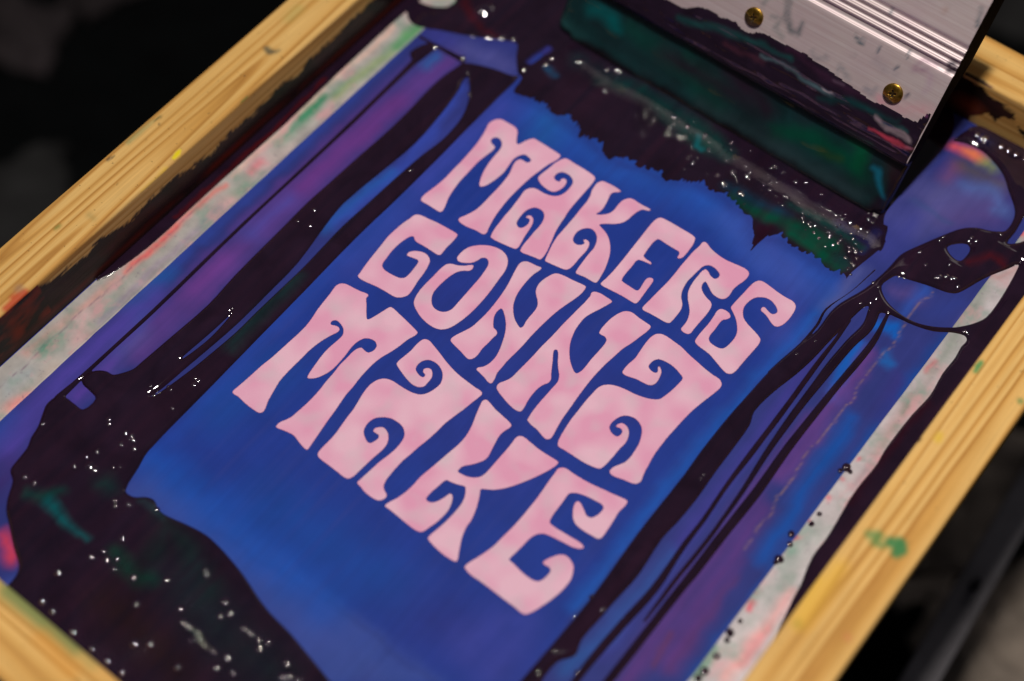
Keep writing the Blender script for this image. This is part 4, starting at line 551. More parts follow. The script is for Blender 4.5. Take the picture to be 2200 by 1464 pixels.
def n_range(nt, sock, a, b, c, d):
    r = nt.nodes.new('ShaderNodeMapRange')
    for i, v in enumerate((a, b, c, d)):
        r.inputs[i + 1].default_value = v
    nt.links.new(sock, r.inputs[0])
    return r.outputs[0]

def n_mix(nt, fac, a, b, mode='MIX'):
    m = nt.nodes.new('ShaderNodeMix')
    m.data_type = 'RGBA'
    m.blend_type = mode
    for s, v in ((m.inputs[0], fac), (m.inputs[6], a), (m.inputs[7], b)):
        if hasattr(v, 'is_linked') or isinstance(v, bpy.types.NodeSocket):
            nt.links.new(v, s)
        elif isinstance(v, (int, float)):
            s.default_value = v
        else:
            s.default_value = (*v, 1) if len(v) == 3 else v
    return m.outputs[2]

def n_attr(nt, name):
    a = nt.nodes.new('ShaderNodeAttribute')
    a.attribute_name = name
    return a

def n_bump(nt, h, strength, dist, bsdf):
    b = nt.nodes.new('ShaderNodeBump')
    b.inputs['Strength'].default_value = strength
    b.inputs['Distance'].default_value = dist
    nt.links.new(h, b.inputs['Height'])
    nt.links.new(b.outputs[0], bsdf.inputs['Normal'])
    return b

def mat_fabric():
    m, nt, b, N, L = new_mat('emulsion_coated_mesh')
    a = n_attr(nt, 'pigment')
    n1 = n_noise(nt, 45, 2)
    v = n_range(nt, n1.outputs[0], 0.3, 0.7, 0.92, 1.08)
    n2 = n_noise(nt, 2600, 2)
    v2 = n_range(nt, n2.outputs[0], 0.3, 0.7, 0.92, 1.08)
    n3 = n_noise(nt, 420, 3, 0.6, n_map(nt, (1, 0.03, 1)))
    v3 = n_range(nt, n3.outputs[0], 0.3, 0.7, 0.95, 1.05)
    mul0 = N('ShaderNodeMath'); mul0.operation = 'MULTIPLY'
    L(v, mul0.inputs[0]); L(v3, mul0.inputs[1])
    mul = N('ShaderNodeMath'); mul.operation = 'MULTIPLY'
    L(mul0.outputs[0], mul.inputs[0]); L(v2, mul.inputs[1])
    c = n_mix(nt, 1.0, a.outputs['Color'], mul.outputs[0], 'MULTIPLY')
    L(c, b.inputs['Base Color'])
    b.inputs['Roughness'].default_value = 0.6
    b.inputs['Specular IOR Level'].default_value = 0.10
    return m

def mat_letter():
    m, nt, b, N, L = new_mat('pink_stained_open_mesh')
    e = n_attr(nt, 'rim')
    n1 = n_noise(nt, 48, 1)
    n2 = n_noise(nt, 75, 1, vec=n_map(nt, (1, 1.0, 1), rot=(0, 0, 0.6)))
    base = n_mix(nt, n_range(nt, n1.outputs[0], 0.36, 0.62, 0, 1), tuple(lin((232, 187, 209))), tuple(lin((227, 160, 193))))
    base = n_mix(nt, n_range(nt, n2.outputs[0], 0.50, 0.80, 0, 0.65), base, tuple(lin((208, 192, 204))))
    sp = n_noise(nt, 2400, 2, 0.7)
    base = n_mix(nt, n_range(nt, sp.outputs[0], 0.50, 0.78, 0, 0.22), base, tuple(lin((206, 136, 160))))
    # ink left along the stencil edge
    add = N('ShaderNodeMath'); add.operation = 'ADD'
    L(e.outputs['Fac'], add.inputs[0])
    sp2 = n_range(nt, sp.outputs[0], 0.3, 0.7, -0.35, 0.35)
    L(sp2, add.inputs[1])
    base = n_mix(nt, n_range(nt, add.outputs[0], 0.45, 1.15, 0, 0.85), base, tuple(lin((120, 52, 96))))
    L(base, b.inputs['Base Color'])
    b.inputs['Roughness'].default_value = 0.7
    b.inputs['Specular IOR Level'].default_value = 0.2
    return m

def mat_ink():
    m, nt, b, N, L = new_mat('wet_ink')
    a = n_attr(nt, 'pigment')
    n1 = n_noise(nt, 45, 4, dist=0.6)
    c = n_mix(nt, 1.0, a.outputs['Color'], n_range(nt, n1.outputs[0], 0.3, 0.7, 0.75, 1.25), 'MULTIPLY')
    L(c, b.inputs['Base Color'])
    b.inputs['Roughness'].default_value = 0.035
    b.inputs['Specular IOR Level'].default_value = 0.7
    return m

def mat_wood(axis, seed, tone=1.0):
    m, nt, b, N, L = new_mat('pine_wood')
    sc = (1, 1, 1)
    tc = N('ShaderNodeTexCoord')
    mp = N('ShaderNodeMapping')
    mp.inputs['Location'].default_value = (seed * 1.37, seed * 2.11, seed * 0.7)
    mp.inputs['Scale'].default_value = (1, 0.028, 1) if axis == 'v' else (0.028, 1, 1)
    L(tc.outputs['Object'], mp.inputs['Vector'])
    big = n_noise(nt, 34, 2, 0.5, mp.outputs[0], 0.3)
    mm_ = N('ShaderNodeMath'); mm_.operation = 'MULTIPLY'; mm_.inputs[1].default_value = 13.0
    L(big.outputs[0], mm_.inputs[0])
    fr = N('ShaderNodeMath'); fr.operation = 'FRACT'
    L(mm_.outputs[0], fr.inputs[0])
    ramp = N('ShaderNodeValToRGB')                      # early wood, then a darker late-wood line
    cr = ramp.color_ramp
    cr.elements[0].position = 0.0; cr.elements[0].color = (*lin((214, 162, 88)), 1)
    cr.elements[1].position = 1.0; cr.elements[1].color = (*lin((206, 152, 80)), 1)
    for p_, c_ in ((0.14, (236, 194, 122)), (0.45, (234, 188, 114)), (0.72, (214, 160, 84)), (0.9, (178, 122, 56))):
        e_ = cr.elements.new(p_); e_.color = (*lin(c_), 1)
    L(fr.outputs[0], ramp.inputs[0])
    fine = n_noise(nt, 900, 3, 0.6, mp.outputs[0])
    soft = n_noise(nt, 120, 3, 0.6, mp.outputs[0])
    c = n_mix(nt, n_range(nt, soft.outputs[0], 0.3, 0.7, 0.0, 0.6), ramp.outputs[0], tuple(lin((230, 182, 106))))
    patch = n_noise(nt, 14, 3)
    c = n_mix(nt, n_range(nt, patch.outputs[0], 0.45, 0.75, 0, 0.45), c, tuple(lin((206, 158, 84))))
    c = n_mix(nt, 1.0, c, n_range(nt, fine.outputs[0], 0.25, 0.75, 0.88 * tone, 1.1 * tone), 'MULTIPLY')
    spk = n_noise(nt, 420, 2, 0.6)
    c = n_mix(nt, n_range(nt, spk.outputs[0], 0.70, 0.76, 0, 0.6), c, tuple(lin((96, 78, 48))))
    st = n_attr(nt, 'stain')
    c = n_mix(nt, st.outputs['Alpha'], c, st.outputs['Color'])
    L(c, b.inputs['Base Color'])
    w = n_attr(nt, 'wet')
    L(n_range(nt, w.outputs['Fac'], 0, 1, 0.62, 0.22), b.inputs['Roughness'])
    b.inputs['Specular IOR Level'].default_value = 0.14
    n_bump(nt, fine.outputs[0], 0.25, 0.0004, b)
    return m

def mat_tape():
    m, nt, b, N, L = new_mat('stained_white_tape')
    a = n_attr(nt, 'pigment')
    n1 = n_noise(nt, 110, 4)
    c = n_mix(nt, 1.0, a.outputs['Color'], n_range(nt, n1.outputs[0], 0.3, 0.7, 0.82, 1.12), 'MULTIPLY')
    n2 = n_noise(nt, 70, 3)
    c = n_mix(nt, n_range(nt, n2.outputs[0], 0.52, 0.70, 0, 0.55), c, tuple(lin((118, 152, 138))))
    n3 = n_noise(nt, 85, 3, 0.6, n_map(nt, (1, 0.6, 1)))
    c = n_mix(nt, n_range(nt, n3.outputs[0], 0.54, 0.70, 0, 0.6), c, tuple(lin((216, 156, 166))))
    n4 = n_noise(nt, 260, 4, 0.7)
    c = n_mix(nt, n_range(nt, n4.outputs[0], 0.60, 0.74, 0, 0.55), c, tuple(lin((112, 96, 120))))
    L(c, b.inputs['Base Color'])
    b.inputs['Roughness'].default_value = 0.5
    n_bump(nt, n1.outputs[0], 0.3, 0.0006, b)
    return m

def mat_alu():
    m, nt, b, N, L = new_mat('brushed_aluminium')
    a = n_attr(nt, 'stain')
    br = n_noise(nt, 900, 3, 0.6, n_map(nt, (0.02, 1, 1)))
    c = n_mix(nt, n_range(nt, br.outputs[0], 0.3, 0.7, 0, 1), tuple(lin((196, 178, 180))), tuple(lin((212, 200, 202))))
    big = n_noise(nt, 30, 3)
    c = n_mix(nt, n_range(nt, big.outputs[0], 0.4, 0.7, 0, 0.5), c, tuple(lin((196, 170, 182))))
    c = n_mix(nt, a.outputs['Alpha'], c, a.outputs['Color'])
    L(c, b.inputs['Base Color'])
    inv = n_range(nt, a.outputs['Alpha'], 0, 1, 0.35, 0.0)
    L(inv, b.inputs['Metallic'])
    b.inputs['Roughness'].default_value = 0.42
    b.inputs['Anisotropic'].default_value = 0.5
    n_bump(nt, br.outputs[0], 0.25, 0.0002, b)
    return m

def mat_brass():
    m, nt, b, N, L = new_mat('brass')
    a = n_attr(nt, 'stain')
    n1 = n_noise(nt, 500, 3)
    c = n_mix(nt, n_range(nt, n1.outputs[0], 0.4, 0.65, 0, 1), tuple(lin((206, 164, 74))), tuple(lin((150, 112, 44))))
    c = n_mix(nt, a.outputs['Alpha'], c, a.outputs['Color'])
    L(c, b.inputs['Base Color'])
    L(n_range(nt, a.outputs['Alpha'], 0, 1, 1.0, 0.1), b.inputs['Metallic'])
    b.inputs['Roughness'].default_value = 0.32
    return m

def mat_plain(name, rgb, rough=0.6, metal=0.0, nscale=40, amt=0.3, spec=0.2):
    m, nt, b, N, L = new_mat(name)
    n1 = n_noise(nt, nscale, 4)
    c = n_mix(nt, 1.0, tuple(rgb), n_range(nt, n1.outputs[0], 0.3, 0.7, 1 - amt, 1 + amt), 'MULTIPLY')
    L(c, b.inputs['Base Color'])
    b.inputs['Roughness'].default_value = rough
    b.inputs['Metallic'].default_value = metal
    b.inputs['Specular IOR Level'].default_value = spec
    n_bump(nt, n1.outputs[0], 0.2, 0.002, b)
    return m

def mat_bubble():
    m, nt, b, N, L = new_mat('ink_bubble_skin')
    a = n_attr(nt, 'pigment')
    L(a.outputs['Color'], b.inputs['Base Color'])
    b.inputs['Roughness'].default_value = 0.05
    b.inputs['Specular IOR Level'].default_value = 1.0
    b.inputs['Coat Weight'].default_value = 1.0
    b.inputs['Coat IOR'].default_value = 1.9
    b.inputs['Coat Roughness'].default_value = 0.05
    return m
M_BUBBLE = mat_bubble()
M_FABRIC, M_LETTER, M_INK, M_TAPE, M_ALU, M_BRASS = mat_fabric(), mat_letter(), mat_ink(), mat_tape(), mat_alu(), mat_brass()
M_MAT = mat_plain('black_rubber', (0.0025, 0.003, 0.0034), 0.9, nscale=25, spec=0.05)
M_STEEL = mat_plain('grey_painted_steel', (0.20, 0.19, 0.21), 0.55, nscale=12, amt=0.4)
M_DARKSTEEL = mat_plain('dark_painted_steel', (0.02, 0.02, 0.024), 0.5, nscale=12, amt=0.4)
M_CLOTH = mat_plain('grey_cotton_rag', (0.10, 0.085, 0.085), 0.9, nscale=60, amt=0.35)
M_BOARD = mat_plain('dark_platen_board', (0.05, 0.045, 0.045), 0.7, nscale=30)
M_RUBBER = mat_plain('dark_blade_rubber', (0.02, 0.025, 0.028), 0.4, nscale=60)

# ---------------------------------------------------------------- the setting
FLOOR_Z = -0.42
fl = bm_obj('floor', lambda bm: bmesh.ops.create_grid(bm, x_segments=2, y_segments=2, size=3.0), M_MAT)
fl.location = (0, 0, FLOOR_Z)
tag(fl, 'black rubber matting under the printing press', kind='structure')

# ---------------------------------------------------------------- printing board on its press arm
pb = thing('printing_board', 'dark board and post carrying the wooden screen frame', 'board', (0, 0, FLOOR_Z))
H = -FLOOR_Z
bm_obj('board', lambda bm: box(bm, (-0.196, -0.25, H - 0.019), (0.196, 0.265, H - 0.0006), 0.002), M_BOARD, pb, False)
def post(bm):
    bmesh.ops.create_cone(bm, cap_ends=True, segments=28, radius1=0.035, radius2=0.03, depth=H - 0.05,
                          matrix=Matrix.Translation((0, 0.02, (H - 0.05) / 2 + 0.028)))
bm_obj('post', post, M_DARKSTEEL, pb)
def foot(bm):
    bmesh.ops.create_cone(bm, cap_ends=True, segments=36, radius1=0.15, radius2=0.13, depth=0.03, matrix=Matrix.Translation((0, 0.02, 0.015)))
bm_obj('foot', foot, M_DARKSTEEL, pb)

# ---------------------------------------------------------------- wooden screen frame
frame = thing('screen_frame', 'pine wood screen printing frame with blue stencil lettering', 'screen frame')
IU, V0, V1, RW, RH = 181.0, -234.5, 249.5, 29.0, 30.0

def rail(axis, sgn, lo, hi, inner, stains, wet=None, step=1.2):
    """a rail with a finely divided top and inner face; profile in (across, z)"""
    bev = 1.6
    prof = []
    out_ = inner + sgn * RW
    def add(a, z):
        prof.append((a, z))
    add(inner + sgn * 14, -0.4); add(out_, -0.4)
    for z in np.linspace(4, RH - bev, 5): add(out_, z)
    for k in range(1, 5):
        t = k / 4 * math.pi / 2
        add(out_ - sgn * bev * (1 - math.cos(t)), RH - bev + bev * math.sin(t))
    for a in np.linspace(out_ - sgn * (bev + 1), inner + sgn * (bev + 1), 24): add(a, RH)
    for k in range(0, 5):
        t = (1 - k / 4) * math.pi / 2
        add(inner + sgn * bev * (1 - math.cos(t)), RH - bev + bev * math.sin(t))
    for z in np.linspace(RH - bev - 1, -0.4, 26): add(inner, z)
    prof = np.array(prof)
    L = np.arange(lo, hi + step / 2, step)
    n, k = len(L), len(prof)
    A = np.repeat(prof[None, :, 0], n, 0).ravel()
    Z = np.repeat(prof[None, :, 1], n, 0).ravel()
    T = np.repeat(L[:, None], k, 1).ravel()
    # a used, slightly uneven surface
    Zd = Z + (fbm(T / 25, A / 8, 5) - 0.5) * 0.5 * (Z > 5)
    U, V = (A, T) if axis == 'v' else (T, A)
    top = Z > RH - bev * 0.9
    rgb, al = paint(U, V, (0, 0, 0), stains, 0.25, 11)
    rgb = np.where(al[:, None] > 0.001, rgb / np.maximum(al[:, None], 0.05), 0)
    al = np.where(top, al, 0)
    wetv = np.zeros(len(U))
    if wet is not None:
        wc, wa = wet(T, Z, A)
        face = ~top
        rgb = np.where(face[:, None], wc, rgb)
        al = np.where(face, wa, al)
        wetv = np.where(face, wa, al * 0.2)
    P = np.stack([U, V, Zd], 1) * MM
    F = []
    i = np.arange(n - 1)[:, None] * k + np.arange(k)[None, :]
    j = np.arange(n - 1)[:, None] * k + (np.arange(k)[None, :] + 1) % k
    F = np.stack([i, j, j + k, i + k], -1).reshape(-1, 4)
    if (sgn > 0) != (axis == 'v'):
        F = F[:, ::-1]
    me = mesh_np('rail', P, F)
    bm = bmesh.new(); bm.from_mesh(me)
    bm.verts.ensure_lookup_table()
    for r in (0, n - 1):
        vs_ = [bm.verts[r * k + q] for q in range(k)]
        try:
            bm.faces.new(vs_ if r else vs_[::-1])
        except ValueError:
            pass
    bmesh.ops.recalc_face_normals(bm, faces=bm.faces)
    bm.to_mesh(me); bm.free()
    set_col(me, 'stain', np.clip(rgb, 0, 1), al)
    at = me.attributes.new('wet', 'FLOAT', 'POINT')
    at.data.foreach_set('value', wetv.astype(np.float32))
    return me

LWV = np.array(sorted(LEFT_WALL))
def wet_left(T, Z, A):
    edge = np.interp(T, LWV[:, 0], LWV[:, 1]) + 1.5
    edge = np.where(T > 95, 19 + (T - 95) * 0.1, edge)
    jag = (fbm(T / 6, Z / 1.2, 21) - 0.5) * 5 + (vnoise(T / 1.3, Z / 0.5, 22) - 0.5) * 2.5
    m = np.clip((edge + jag - Z) / 1.2 + 0.5, 0, 1) * 0.985
    m = np.where(A < -IU - 0.5, 0, m) * (Z < 29.2)
    c = np.empty((len(T), 3)); c[:] = lin((16, 13, 22))
    red = np.clip(1 - np.abs(Z - 4) / 4, 0, 1) * np.clip(fbm(T / 30, Z / 9, 31) * 2 - 0.4, 0, 1)
    c = c * (1 - red[:, None]) + lin((92, 20, 16)) * red[:, None]
    pu = np.clip(fbm(T / 14, Z / 3, 37) * 2.2 - 1.2, 0, 1)[:, None] * 0.6
    c = c * (1 - pu) + lin((44, 22, 44)) * pu
    low = ((T < -125) & (Z > 6))[:, None] * np.clip(fbm(T / 9, Z / 4, 41) * 2.4 - 0.9, 0, 1)[:, None]
    c = c * (1 - low) + lin((120, 30, 20)) * low
    return c, m
def wet_back(T, Z, A):
    edge = np.interp(T, [-181, -120, 40, 85, 94, 103, 108, 116, 124, 127, 140, 181], [24, 22, 26, 29, 28, 26, 24, 24, 22, 15, 10, 8])
    jag = (fbm(T / 7, Z / 5, 61) - 0.5) * 6
    m = np.clip((edge + jag - Z) / 1.2 + 0.5, 0, 1) * 0.98
    win = poly_sd(T, Z, [(104, 4), (112, 12), (117, 9.5), (118.6, 15), (127, 17), (130, 11), (140, 6), (150, 3), (150, -3), (104, -3)])
    m = np.where(win > 0, m * 0.25, m)
    m = np.where(A > V1 + 0.5, 0, m)
    c = np.empty((len(T), 3)); c[:] = lin((14, 11, 18))
    o = np.clip(1 - np.hypot(T - 101, (Z - 10) * 1.5) / 14, 0, 1)[:, None]
    c = c * (1 - o) + lin((120, 50, 24)) * o
    return c, m

link('rail', rail('v', -1, V0 - RW, V1 + RW, -IU, WOOD_PAINT, wet_left), mat_wood('v', 1.0, 0.84), frame)  # left rail: wood colour toned down to stand for weaker light there
link('rail', rail('v', 1, V0 - RW, V1 + RW, IU, WOOD_PAINT), mat_wood('v', 2.3), frame)
link('rail', rail('u', 1, -IU + 0.2, IU - 0.2, V1, WOOD_PAINT, wet_back), mat_wood('u', 3.1), frame)
link('rail', rail('u', -1, -IU + 0.2, IU - 0.2, V0, WOOD_PAINT), mat_wood('u', 4.7), frame)

# stretched mesh with its blue emulsion
us = np.arange(-183.0, 183.01, 1.0); vsv = np.arange(-236.0, 251.01, 1.0)
UU, VV = np.meshgrid(us, vsv, indexing='ij')
X, Y = UU.ravel(), VV.ravel()
stk = 0.72 + 0.6 * fbm(X / 3.2, Y / 60, 91, 3)
rgb, _ = paint(X, Y, (60, 66, 140), MESH_PAINT, 1.0, 5, stk)
me = mesh_np('mesh_fabric', np.stack([X, Y, np.zeros_like(X)], 1) * MM, grid_faces(len(us), len(vsv)))
set_col(me, 'pigment', rgb)
fabric = link('mesh_fabric', me, M_FABRIC, frame)

# stencil letters
def letter_mesh(pts):
    p = spline(pts, 4)
    # drop near-duplicate points
    keep = [0]
    for i in range(1, len(p)):
        if np.linalg.norm(p[i] - p[keep[-1]]) > 0.12:
            keep.append(i)
    p = p[keep]
    area = 0.5 * np.sum(p[:, 0] * np.roll(p[:, 1], -1) - np.roll(p[:, 0], -1) * p[:, 1])
    if area < 0:
        p = p[::-1]
    # uneven stencil edge
    t = np.roll(p, -1, 0) - np.roll(p, 1, 0)
    t /= np.linalg.norm(t, axis=1)[:, None] + 1e-9
    nrm = np.stack([-t[:, 1], t[:, 0]], 1)      # inward for ccw
    inner = p + nrm * 0.55
    bm = bmesh.new()
    lay = bm.verts.layers.float.new('rim')
    z = 0.10 * MM
    vo = [bm.verts.new((a * MM, b * MM, z)) for a, b in p]
    vb = [bm.verts.new((a * MM, b * MM, 0.01 * MM)) for a, b in (p - nrm * 0.06)]
    vi = [bm.verts.new((a * MM, b * MM, z)) for a, b in inner]
    n = len(p)
    for i in range(n):
        j = (i + 1) % n
        bm.faces.new((vo[i], vo[j], vi[j], vi[i]))
        bm.faces.new((vb[i], vb[j], vo[j], vo[i]))
    from mathutils.geometry import delaunay_2d_cdt
    cv_, ce_, cf_, ov_, oe_, of_ = delaunay_2d_cdt([Vector((float(a), float(b))) for a, b in inner], [], [list(range(n))], 1, 1e-5)
    nv_ = [vi[o[0]] if o else bm.verts.new((v.x * MM, v.y * MM, z)) for v, o in zip(cv_, ov_)]
    for fc in cf_:
        try:
            bm.faces.new([nv_[q] for q in fc])
        except ValueError:
            pass
    bm.normal_update()
    for f in bm.faces:
        if f.normal.z < -0.5:
            f.normal_flip()
    for v in vo + vb: v[lay] = 1.0
    for v in vi: v[lay] = 0.0
    me = bpy.data.meshes.new('letter')
    bm.to_mesh(me); bm.free()
    return me
for key, pts in LETTERS.items():
    o = link('letter', letter_mesh(pts), M_LETTER, fabric)
    o['label'] = 'pink stencil letter ' + key[0]

# tape along both long sides, turned up against the rails
def tape(sgn, e0):
    prof = [(e0, 0.004), (e0, 0.03)] + [(a, 0.03) for a in np.arange(e0 + sgn * 0.8, sgn * 175, sgn * 0.9)]
    prof += [(sgn * 177, 0.03), (sgn * 179, 0.03), (sgn * 180.6, 0.03)]
    prof = np.array(prof)
    L = np.arange(-234.0, 249.01, 1.0)
    n, k = len(L), len(prof)
    A = np.repeat(prof[None, :, 0], n, 0).ravel(); Z = np.repeat(prof[None, :, 1], n, 0).ravel()
    T = np.repeat(L[:, None], k, 1).ravel()
    # ragged, wrinkled edge
    A = A + np.where(np.abs(A - e0) < 0.1, (vnoise(T / 7, T * 0, 71) - 0.5) * 0.25, 0)
    Z = Z + np.where(Z > 0.02, fbm(T / 12, A / 3, 73) * 0.02, 0)
    rgb, _ = paint(A, T, (176, 172, 170) if sgn < 0 else (192, 186, 192), TAPE_PAINT, 0.8, 15)
    me = mesh_np('edge_tape', np.stack([A, T, Z], 1) * MM, grid_faces(n, k))
    set_col(me, 'pigment', rgb)
    return me
link('edge_tape', tape(-1, -159.0), M_TAPE, frame)
link('edge_tape', tape(1, 160.4), M_TAPE, frame)

# ---------------------------------------------------------------- wet ink lying on the mesh
STEP = 0.45
gu = np.arange(-183.5, 183.6, STEP); gv = np.arange(-240.0, 252.1, STEP)
GU, GV = np.meshgrid(gu, gv, indexing='ij')

def field(polys, strokes=(), holes=(), jag=None):
    d = np.full(GU.shape, -50.0)
    def win(s, pad):
        a = np.searchsorted(gu, s[:, 0].min() - pad); b = np.searchsorted(gu, s[:, 0].max() + pad)
        c = np.searchsorted(gv, s[:, 1].min() - pad); e = np.searchsorted(gv, s[:, 1].max() + pad)
        return np.s_[max(a, 0):b, max(c, 0):e]
    for p in polys:
        p = spline(p, 3)
        w = win(p, 3)
        x, y = GU[w], GV[w]
        if jag is not None:
            x, y = jag(x, y)
        d[w] = np.maximum(d[w], poly_sd(x, y, p))
    for s in strokes:
        s = spline(s, 4, False)
        w = win(s, 3 + s[:, 2].max())
        wob = (fbm(GU[w] / 6, GV[w] / 30, 81, 2) - 0.5) * 0.5
        q = stroke_sd(GU[w], GV[w], s) + wob
        # liquid join
        k = 1.6
        h = np.clip(0.5 + 0.5 * (q - d[w]) / k, 0, 1)
        d[w] = np.where(d[w] < -8, np.maximum(q, d[w]), d[w] * (1 - h) + q * h + k * h * (1 - h) * 0.6)
    for p in holes:
        p = spline(p, 3)
        w = win(p, 3)
        d[w] = np.minimum(d[w], -poly_sd(GU[w], GV[w], p))
    return d

def brush_front(x, y):
    # the front edge of the flood stroke is combed by the squeegee
    amt = np.clip((165 - y) / 20, 0, 1) * np.clip((x + 92) / 14, 0, 1)
    g = vnoise(x / 22, y / 200, 103)
    j = (vnoise(x / 0.9, y / 40, 101) ** 3 - 0.25) * (3.0 + 5.0 * g * g) + (vnoise(x / 3.3, y / 60, 102) - 0.5) * 3.6 * (1.2 - g)
    return x, y - j * amt

def ink_object(name, d, hm, wdt, label, group, base=(35, 21, 38), rough=0.10, texture=None, tint=INK_PAINT):
    m = d > -0.7
    t = np.clip(d / wdt, 0, 1)
    h = hm * np.sqrt(np.clip(1 - (1 - t) ** 2, 0, 1))          # full body, rounded over at the rim
    for _ in range(3):                                          # surface tension
        for ax in (0, 1):
            h = (np.roll(h, 1, ax) + h + np.roll(h, -1, ax)) / 3
    h = np.minimum(h, np.maximum(d, 0) * (1.7 if hm > 0.5 else 0.07))
    k = np.clip(d / 7, 0, 1)
    h = h + k * k * ((fbm(GU / 34, GV / 46, 111, 2) - 0.45) * 1.0 + (fbm(GU / 12, GV / 60, 113, 2) - 0.5) * rough)
    if texture is not None:
        h = h + np.clip(d / 3, 0, 1) * texture
    base_z = 0.012 + 0.05 * np.clip((np.abs(GU) - 154) / 5, 0, 1)
    h = h * (1 - 0.85 * np.clip((-GU - 171.5) / 2, 0, 1) * (GV < 140))
    h = base_z + np.where(d > 0, np.maximum(h, 0.0), d * (1.2 if hm > 0.5 else 0.08))
    V = np.stack([GU.ravel(), GV.ravel(), h.ravel()], 1)
    F = grid_faces(len(gu), len(gv))
    mm = m.ravel()
    F = F[mm[F].all(1)]
    V, F = compact(V, F)
    tone, _ = paint(V[:, 0], V[:, 1], base, tint, 0.8, 25, 0.75 + 0.4 * fbm(V[:, 0] / 5, V[:, 1] / 9, 27, 3))
    sx, sy = V[:, 0], V[:, 1]
    q = np.clip(fbm(sx / 4.5, sy / 70, 141, 3) * 2.6 - 1.1, 0, 1)[:, None] * 0.4
    tone = tone * (1 - q) + (tone * 0.5 + lin((56, 26, 44)) * 0.5) * q
    q = np.clip(fbm(sx / 3.5 + 40, sy / 60, 143, 3) * 2.6 - 1.1, 0, 1)[:, None] * 0.55
    tone = tone * (1 - q) + (tone * 0.3 + lin((20, 18, 34)) * 0.7) * q
    me = mesh_np(name, V * MM, F)
    set_col(me, 'pigment', tone)
    o = link(name, me, M_INK)
    tag(o, label, 'ink', group)
    return o, h

GRP = 'pools of wet ink on the screen'
dL = field(INK['left_polys'], INK['left_strokes'], INK['left_holes'])
dR = field(INK['right_polys'], INK['right_strokes'], INK['right_holes'])
dT = field(INK['top_polys'], (), INK['top_holes'], brush_front)
comb = (vnoise(GU / 1.6, GV / 26, 121) - 0.5) * 0.02 * (GV < 170) + (fbm(GU / 4, GV / 3, 122, 2) - 0.5) * 0.02 * np.clip((GU + 20) / 60, 0, 1)
inkL, hL = ink_object('ink_pool', dL, 1.7, 3.4, 'dark purple ink pool and long streaks beside the left of the lettering M', GRP)
inkR, hR = ink_object('ink_pool', dR, 1.6, 3.2, 'dark plum ink blob and runs ending beside the letter S', GRP)
inkT, hT = ink_object('ink_pool', dT, 0.16, 5.0, 'combed dark and teal ink flooded in front of the squeegee', GRP, (34, 21, 37), 0.04, comb)

# droplets spattered along the tape
for k, (x, y, r) in enumerate(DROPS):
    def dome(bm, r=r):
        bmesh.ops.create_uvsphere(bm, u_segments=16, v_segments=10, radius=1.0, matrix=Matrix.Diagonal((r * MM, r * 1.15 * MM, 0.55 * r * MM, 1)))
    o = bm_obj('ink_drop', dome, M_INK)
    set_col(o.data, 'pigment', lin((36, 16, 36)))
    o.location = (x * MM, y * MM, 0.35 * MM)
    o.rotation_euler = (0, 0, k * 0.7)
    tag(o, 'small dark ink drop spattered at the edge of the white tape', 'ink', 'ink drops along the tape')

# bubbles frothed into the ink
def bubble_mesh(items):
    V, F, n0 = [], [], 0
    for (x, y, z, r) in items:
        ring = 14
        V.append((x, y, z + 0.29 * r))
        for lv, (rr, zz) in enumerate(((0.22, 0.275), (0.45, 0.23), (0.7, 0.14), (0.95, 0.02), (1.2, -0.12))):
            for q in range(ring):
                a = 2 * math.pi * q / ring
                V.append((x + r * rr * math.cos(a), y + r * rr * math.sin(a), z + r * zz))
        for q in range(ring):
            F.append((n0, n0 + 1 + q, n0 + 1 + (q + 1) % ring, n0 + 1 + (q + 1) % ring))
            for lv in range(4):
                b0 = n0 + 1 + lv * ring
                F.append((b0 + q, b0 + ring + q, b0 + ring + (q + 1) % ring, b0 + (q + 1) % ring))
        n0 += 1 + 5 * ring
    return V, F
def hgt(h, d, x, y, lim):
    i = int(round((x - gu[0]) / STEP)); j = int(round((y - gv[0]) / STEP))
    if 0 <= i < len(gu) and 0 <= j < len(gv) and d[i, j] > lim:
        return float(h[i, j])
    return None
groups = {0: [], 1: [], 2: []}
pyr = random.Random(4)
extra = []
for (x, y, r) in BUBBLES:
    extra.append((x, y, max(0.75, r * (2.0 if y < 0 and x < 60 else 1.35))))
for k in range(110):       # froth along the combed front edge
    x = pyr.uniform(-40, 101); y = pyr.gauss(150, 7)
    extra.append((x, y, pyr.uniform(0.3, 0.6)))
for (x, y, r) in extra:
    lim = 1.6 if r < 0.62 else -0.4
    for g, (h, d) in enumerate(((hL, dL), (hR, dR), (hT, dT))):
        z = hgt(h, d, x, y, lim)
        if z is not None:
            groups[g].append((x, y, z, r))
            break
for g, host in ((0, inkL), (1, inkR), (2, inkT)):
    if groups[g]:
        V, F = bubble_mesh(groups[g])  # shallow caps
        me = bpy.data.meshes.new('bubbles')
        me.from_pydata([(a * MM, b * MM, c * MM) for a, b, c in V], [], [f if f[2] != f[3] else f[:3] for f in F])
        for p in me.polygons: p.use_smooth = True
        set_col(me, 'pigment', lin((40, 26, 44)))
        o = link('bubbles', me, M_BUBBLE, host)
        o['kind'] = 'stuff'

# ---------------------------------------------------------------- squeegee, leaning back 30 degrees
TILT = math.radians(30)
sq = thing('squeegee', 'aluminium squeegee with brass screws standing in dark and green ink', 'squeegee')
sq.location = (0, 0.168, 0)
def sqp(u, s, off):
    """squeegee coordinates (mm): u along the blade, s up the face, off out of the face"""
    u, s, off = np.asarray(u, float), np.asarray(s, float), np.asarray(off, float)
    return np.stack([u + 0 * s, s * math.sin(TILT) - off * math.cos(TILT), s * math.cos(TILT) + off * math.sin(TILT)], -1) * MM

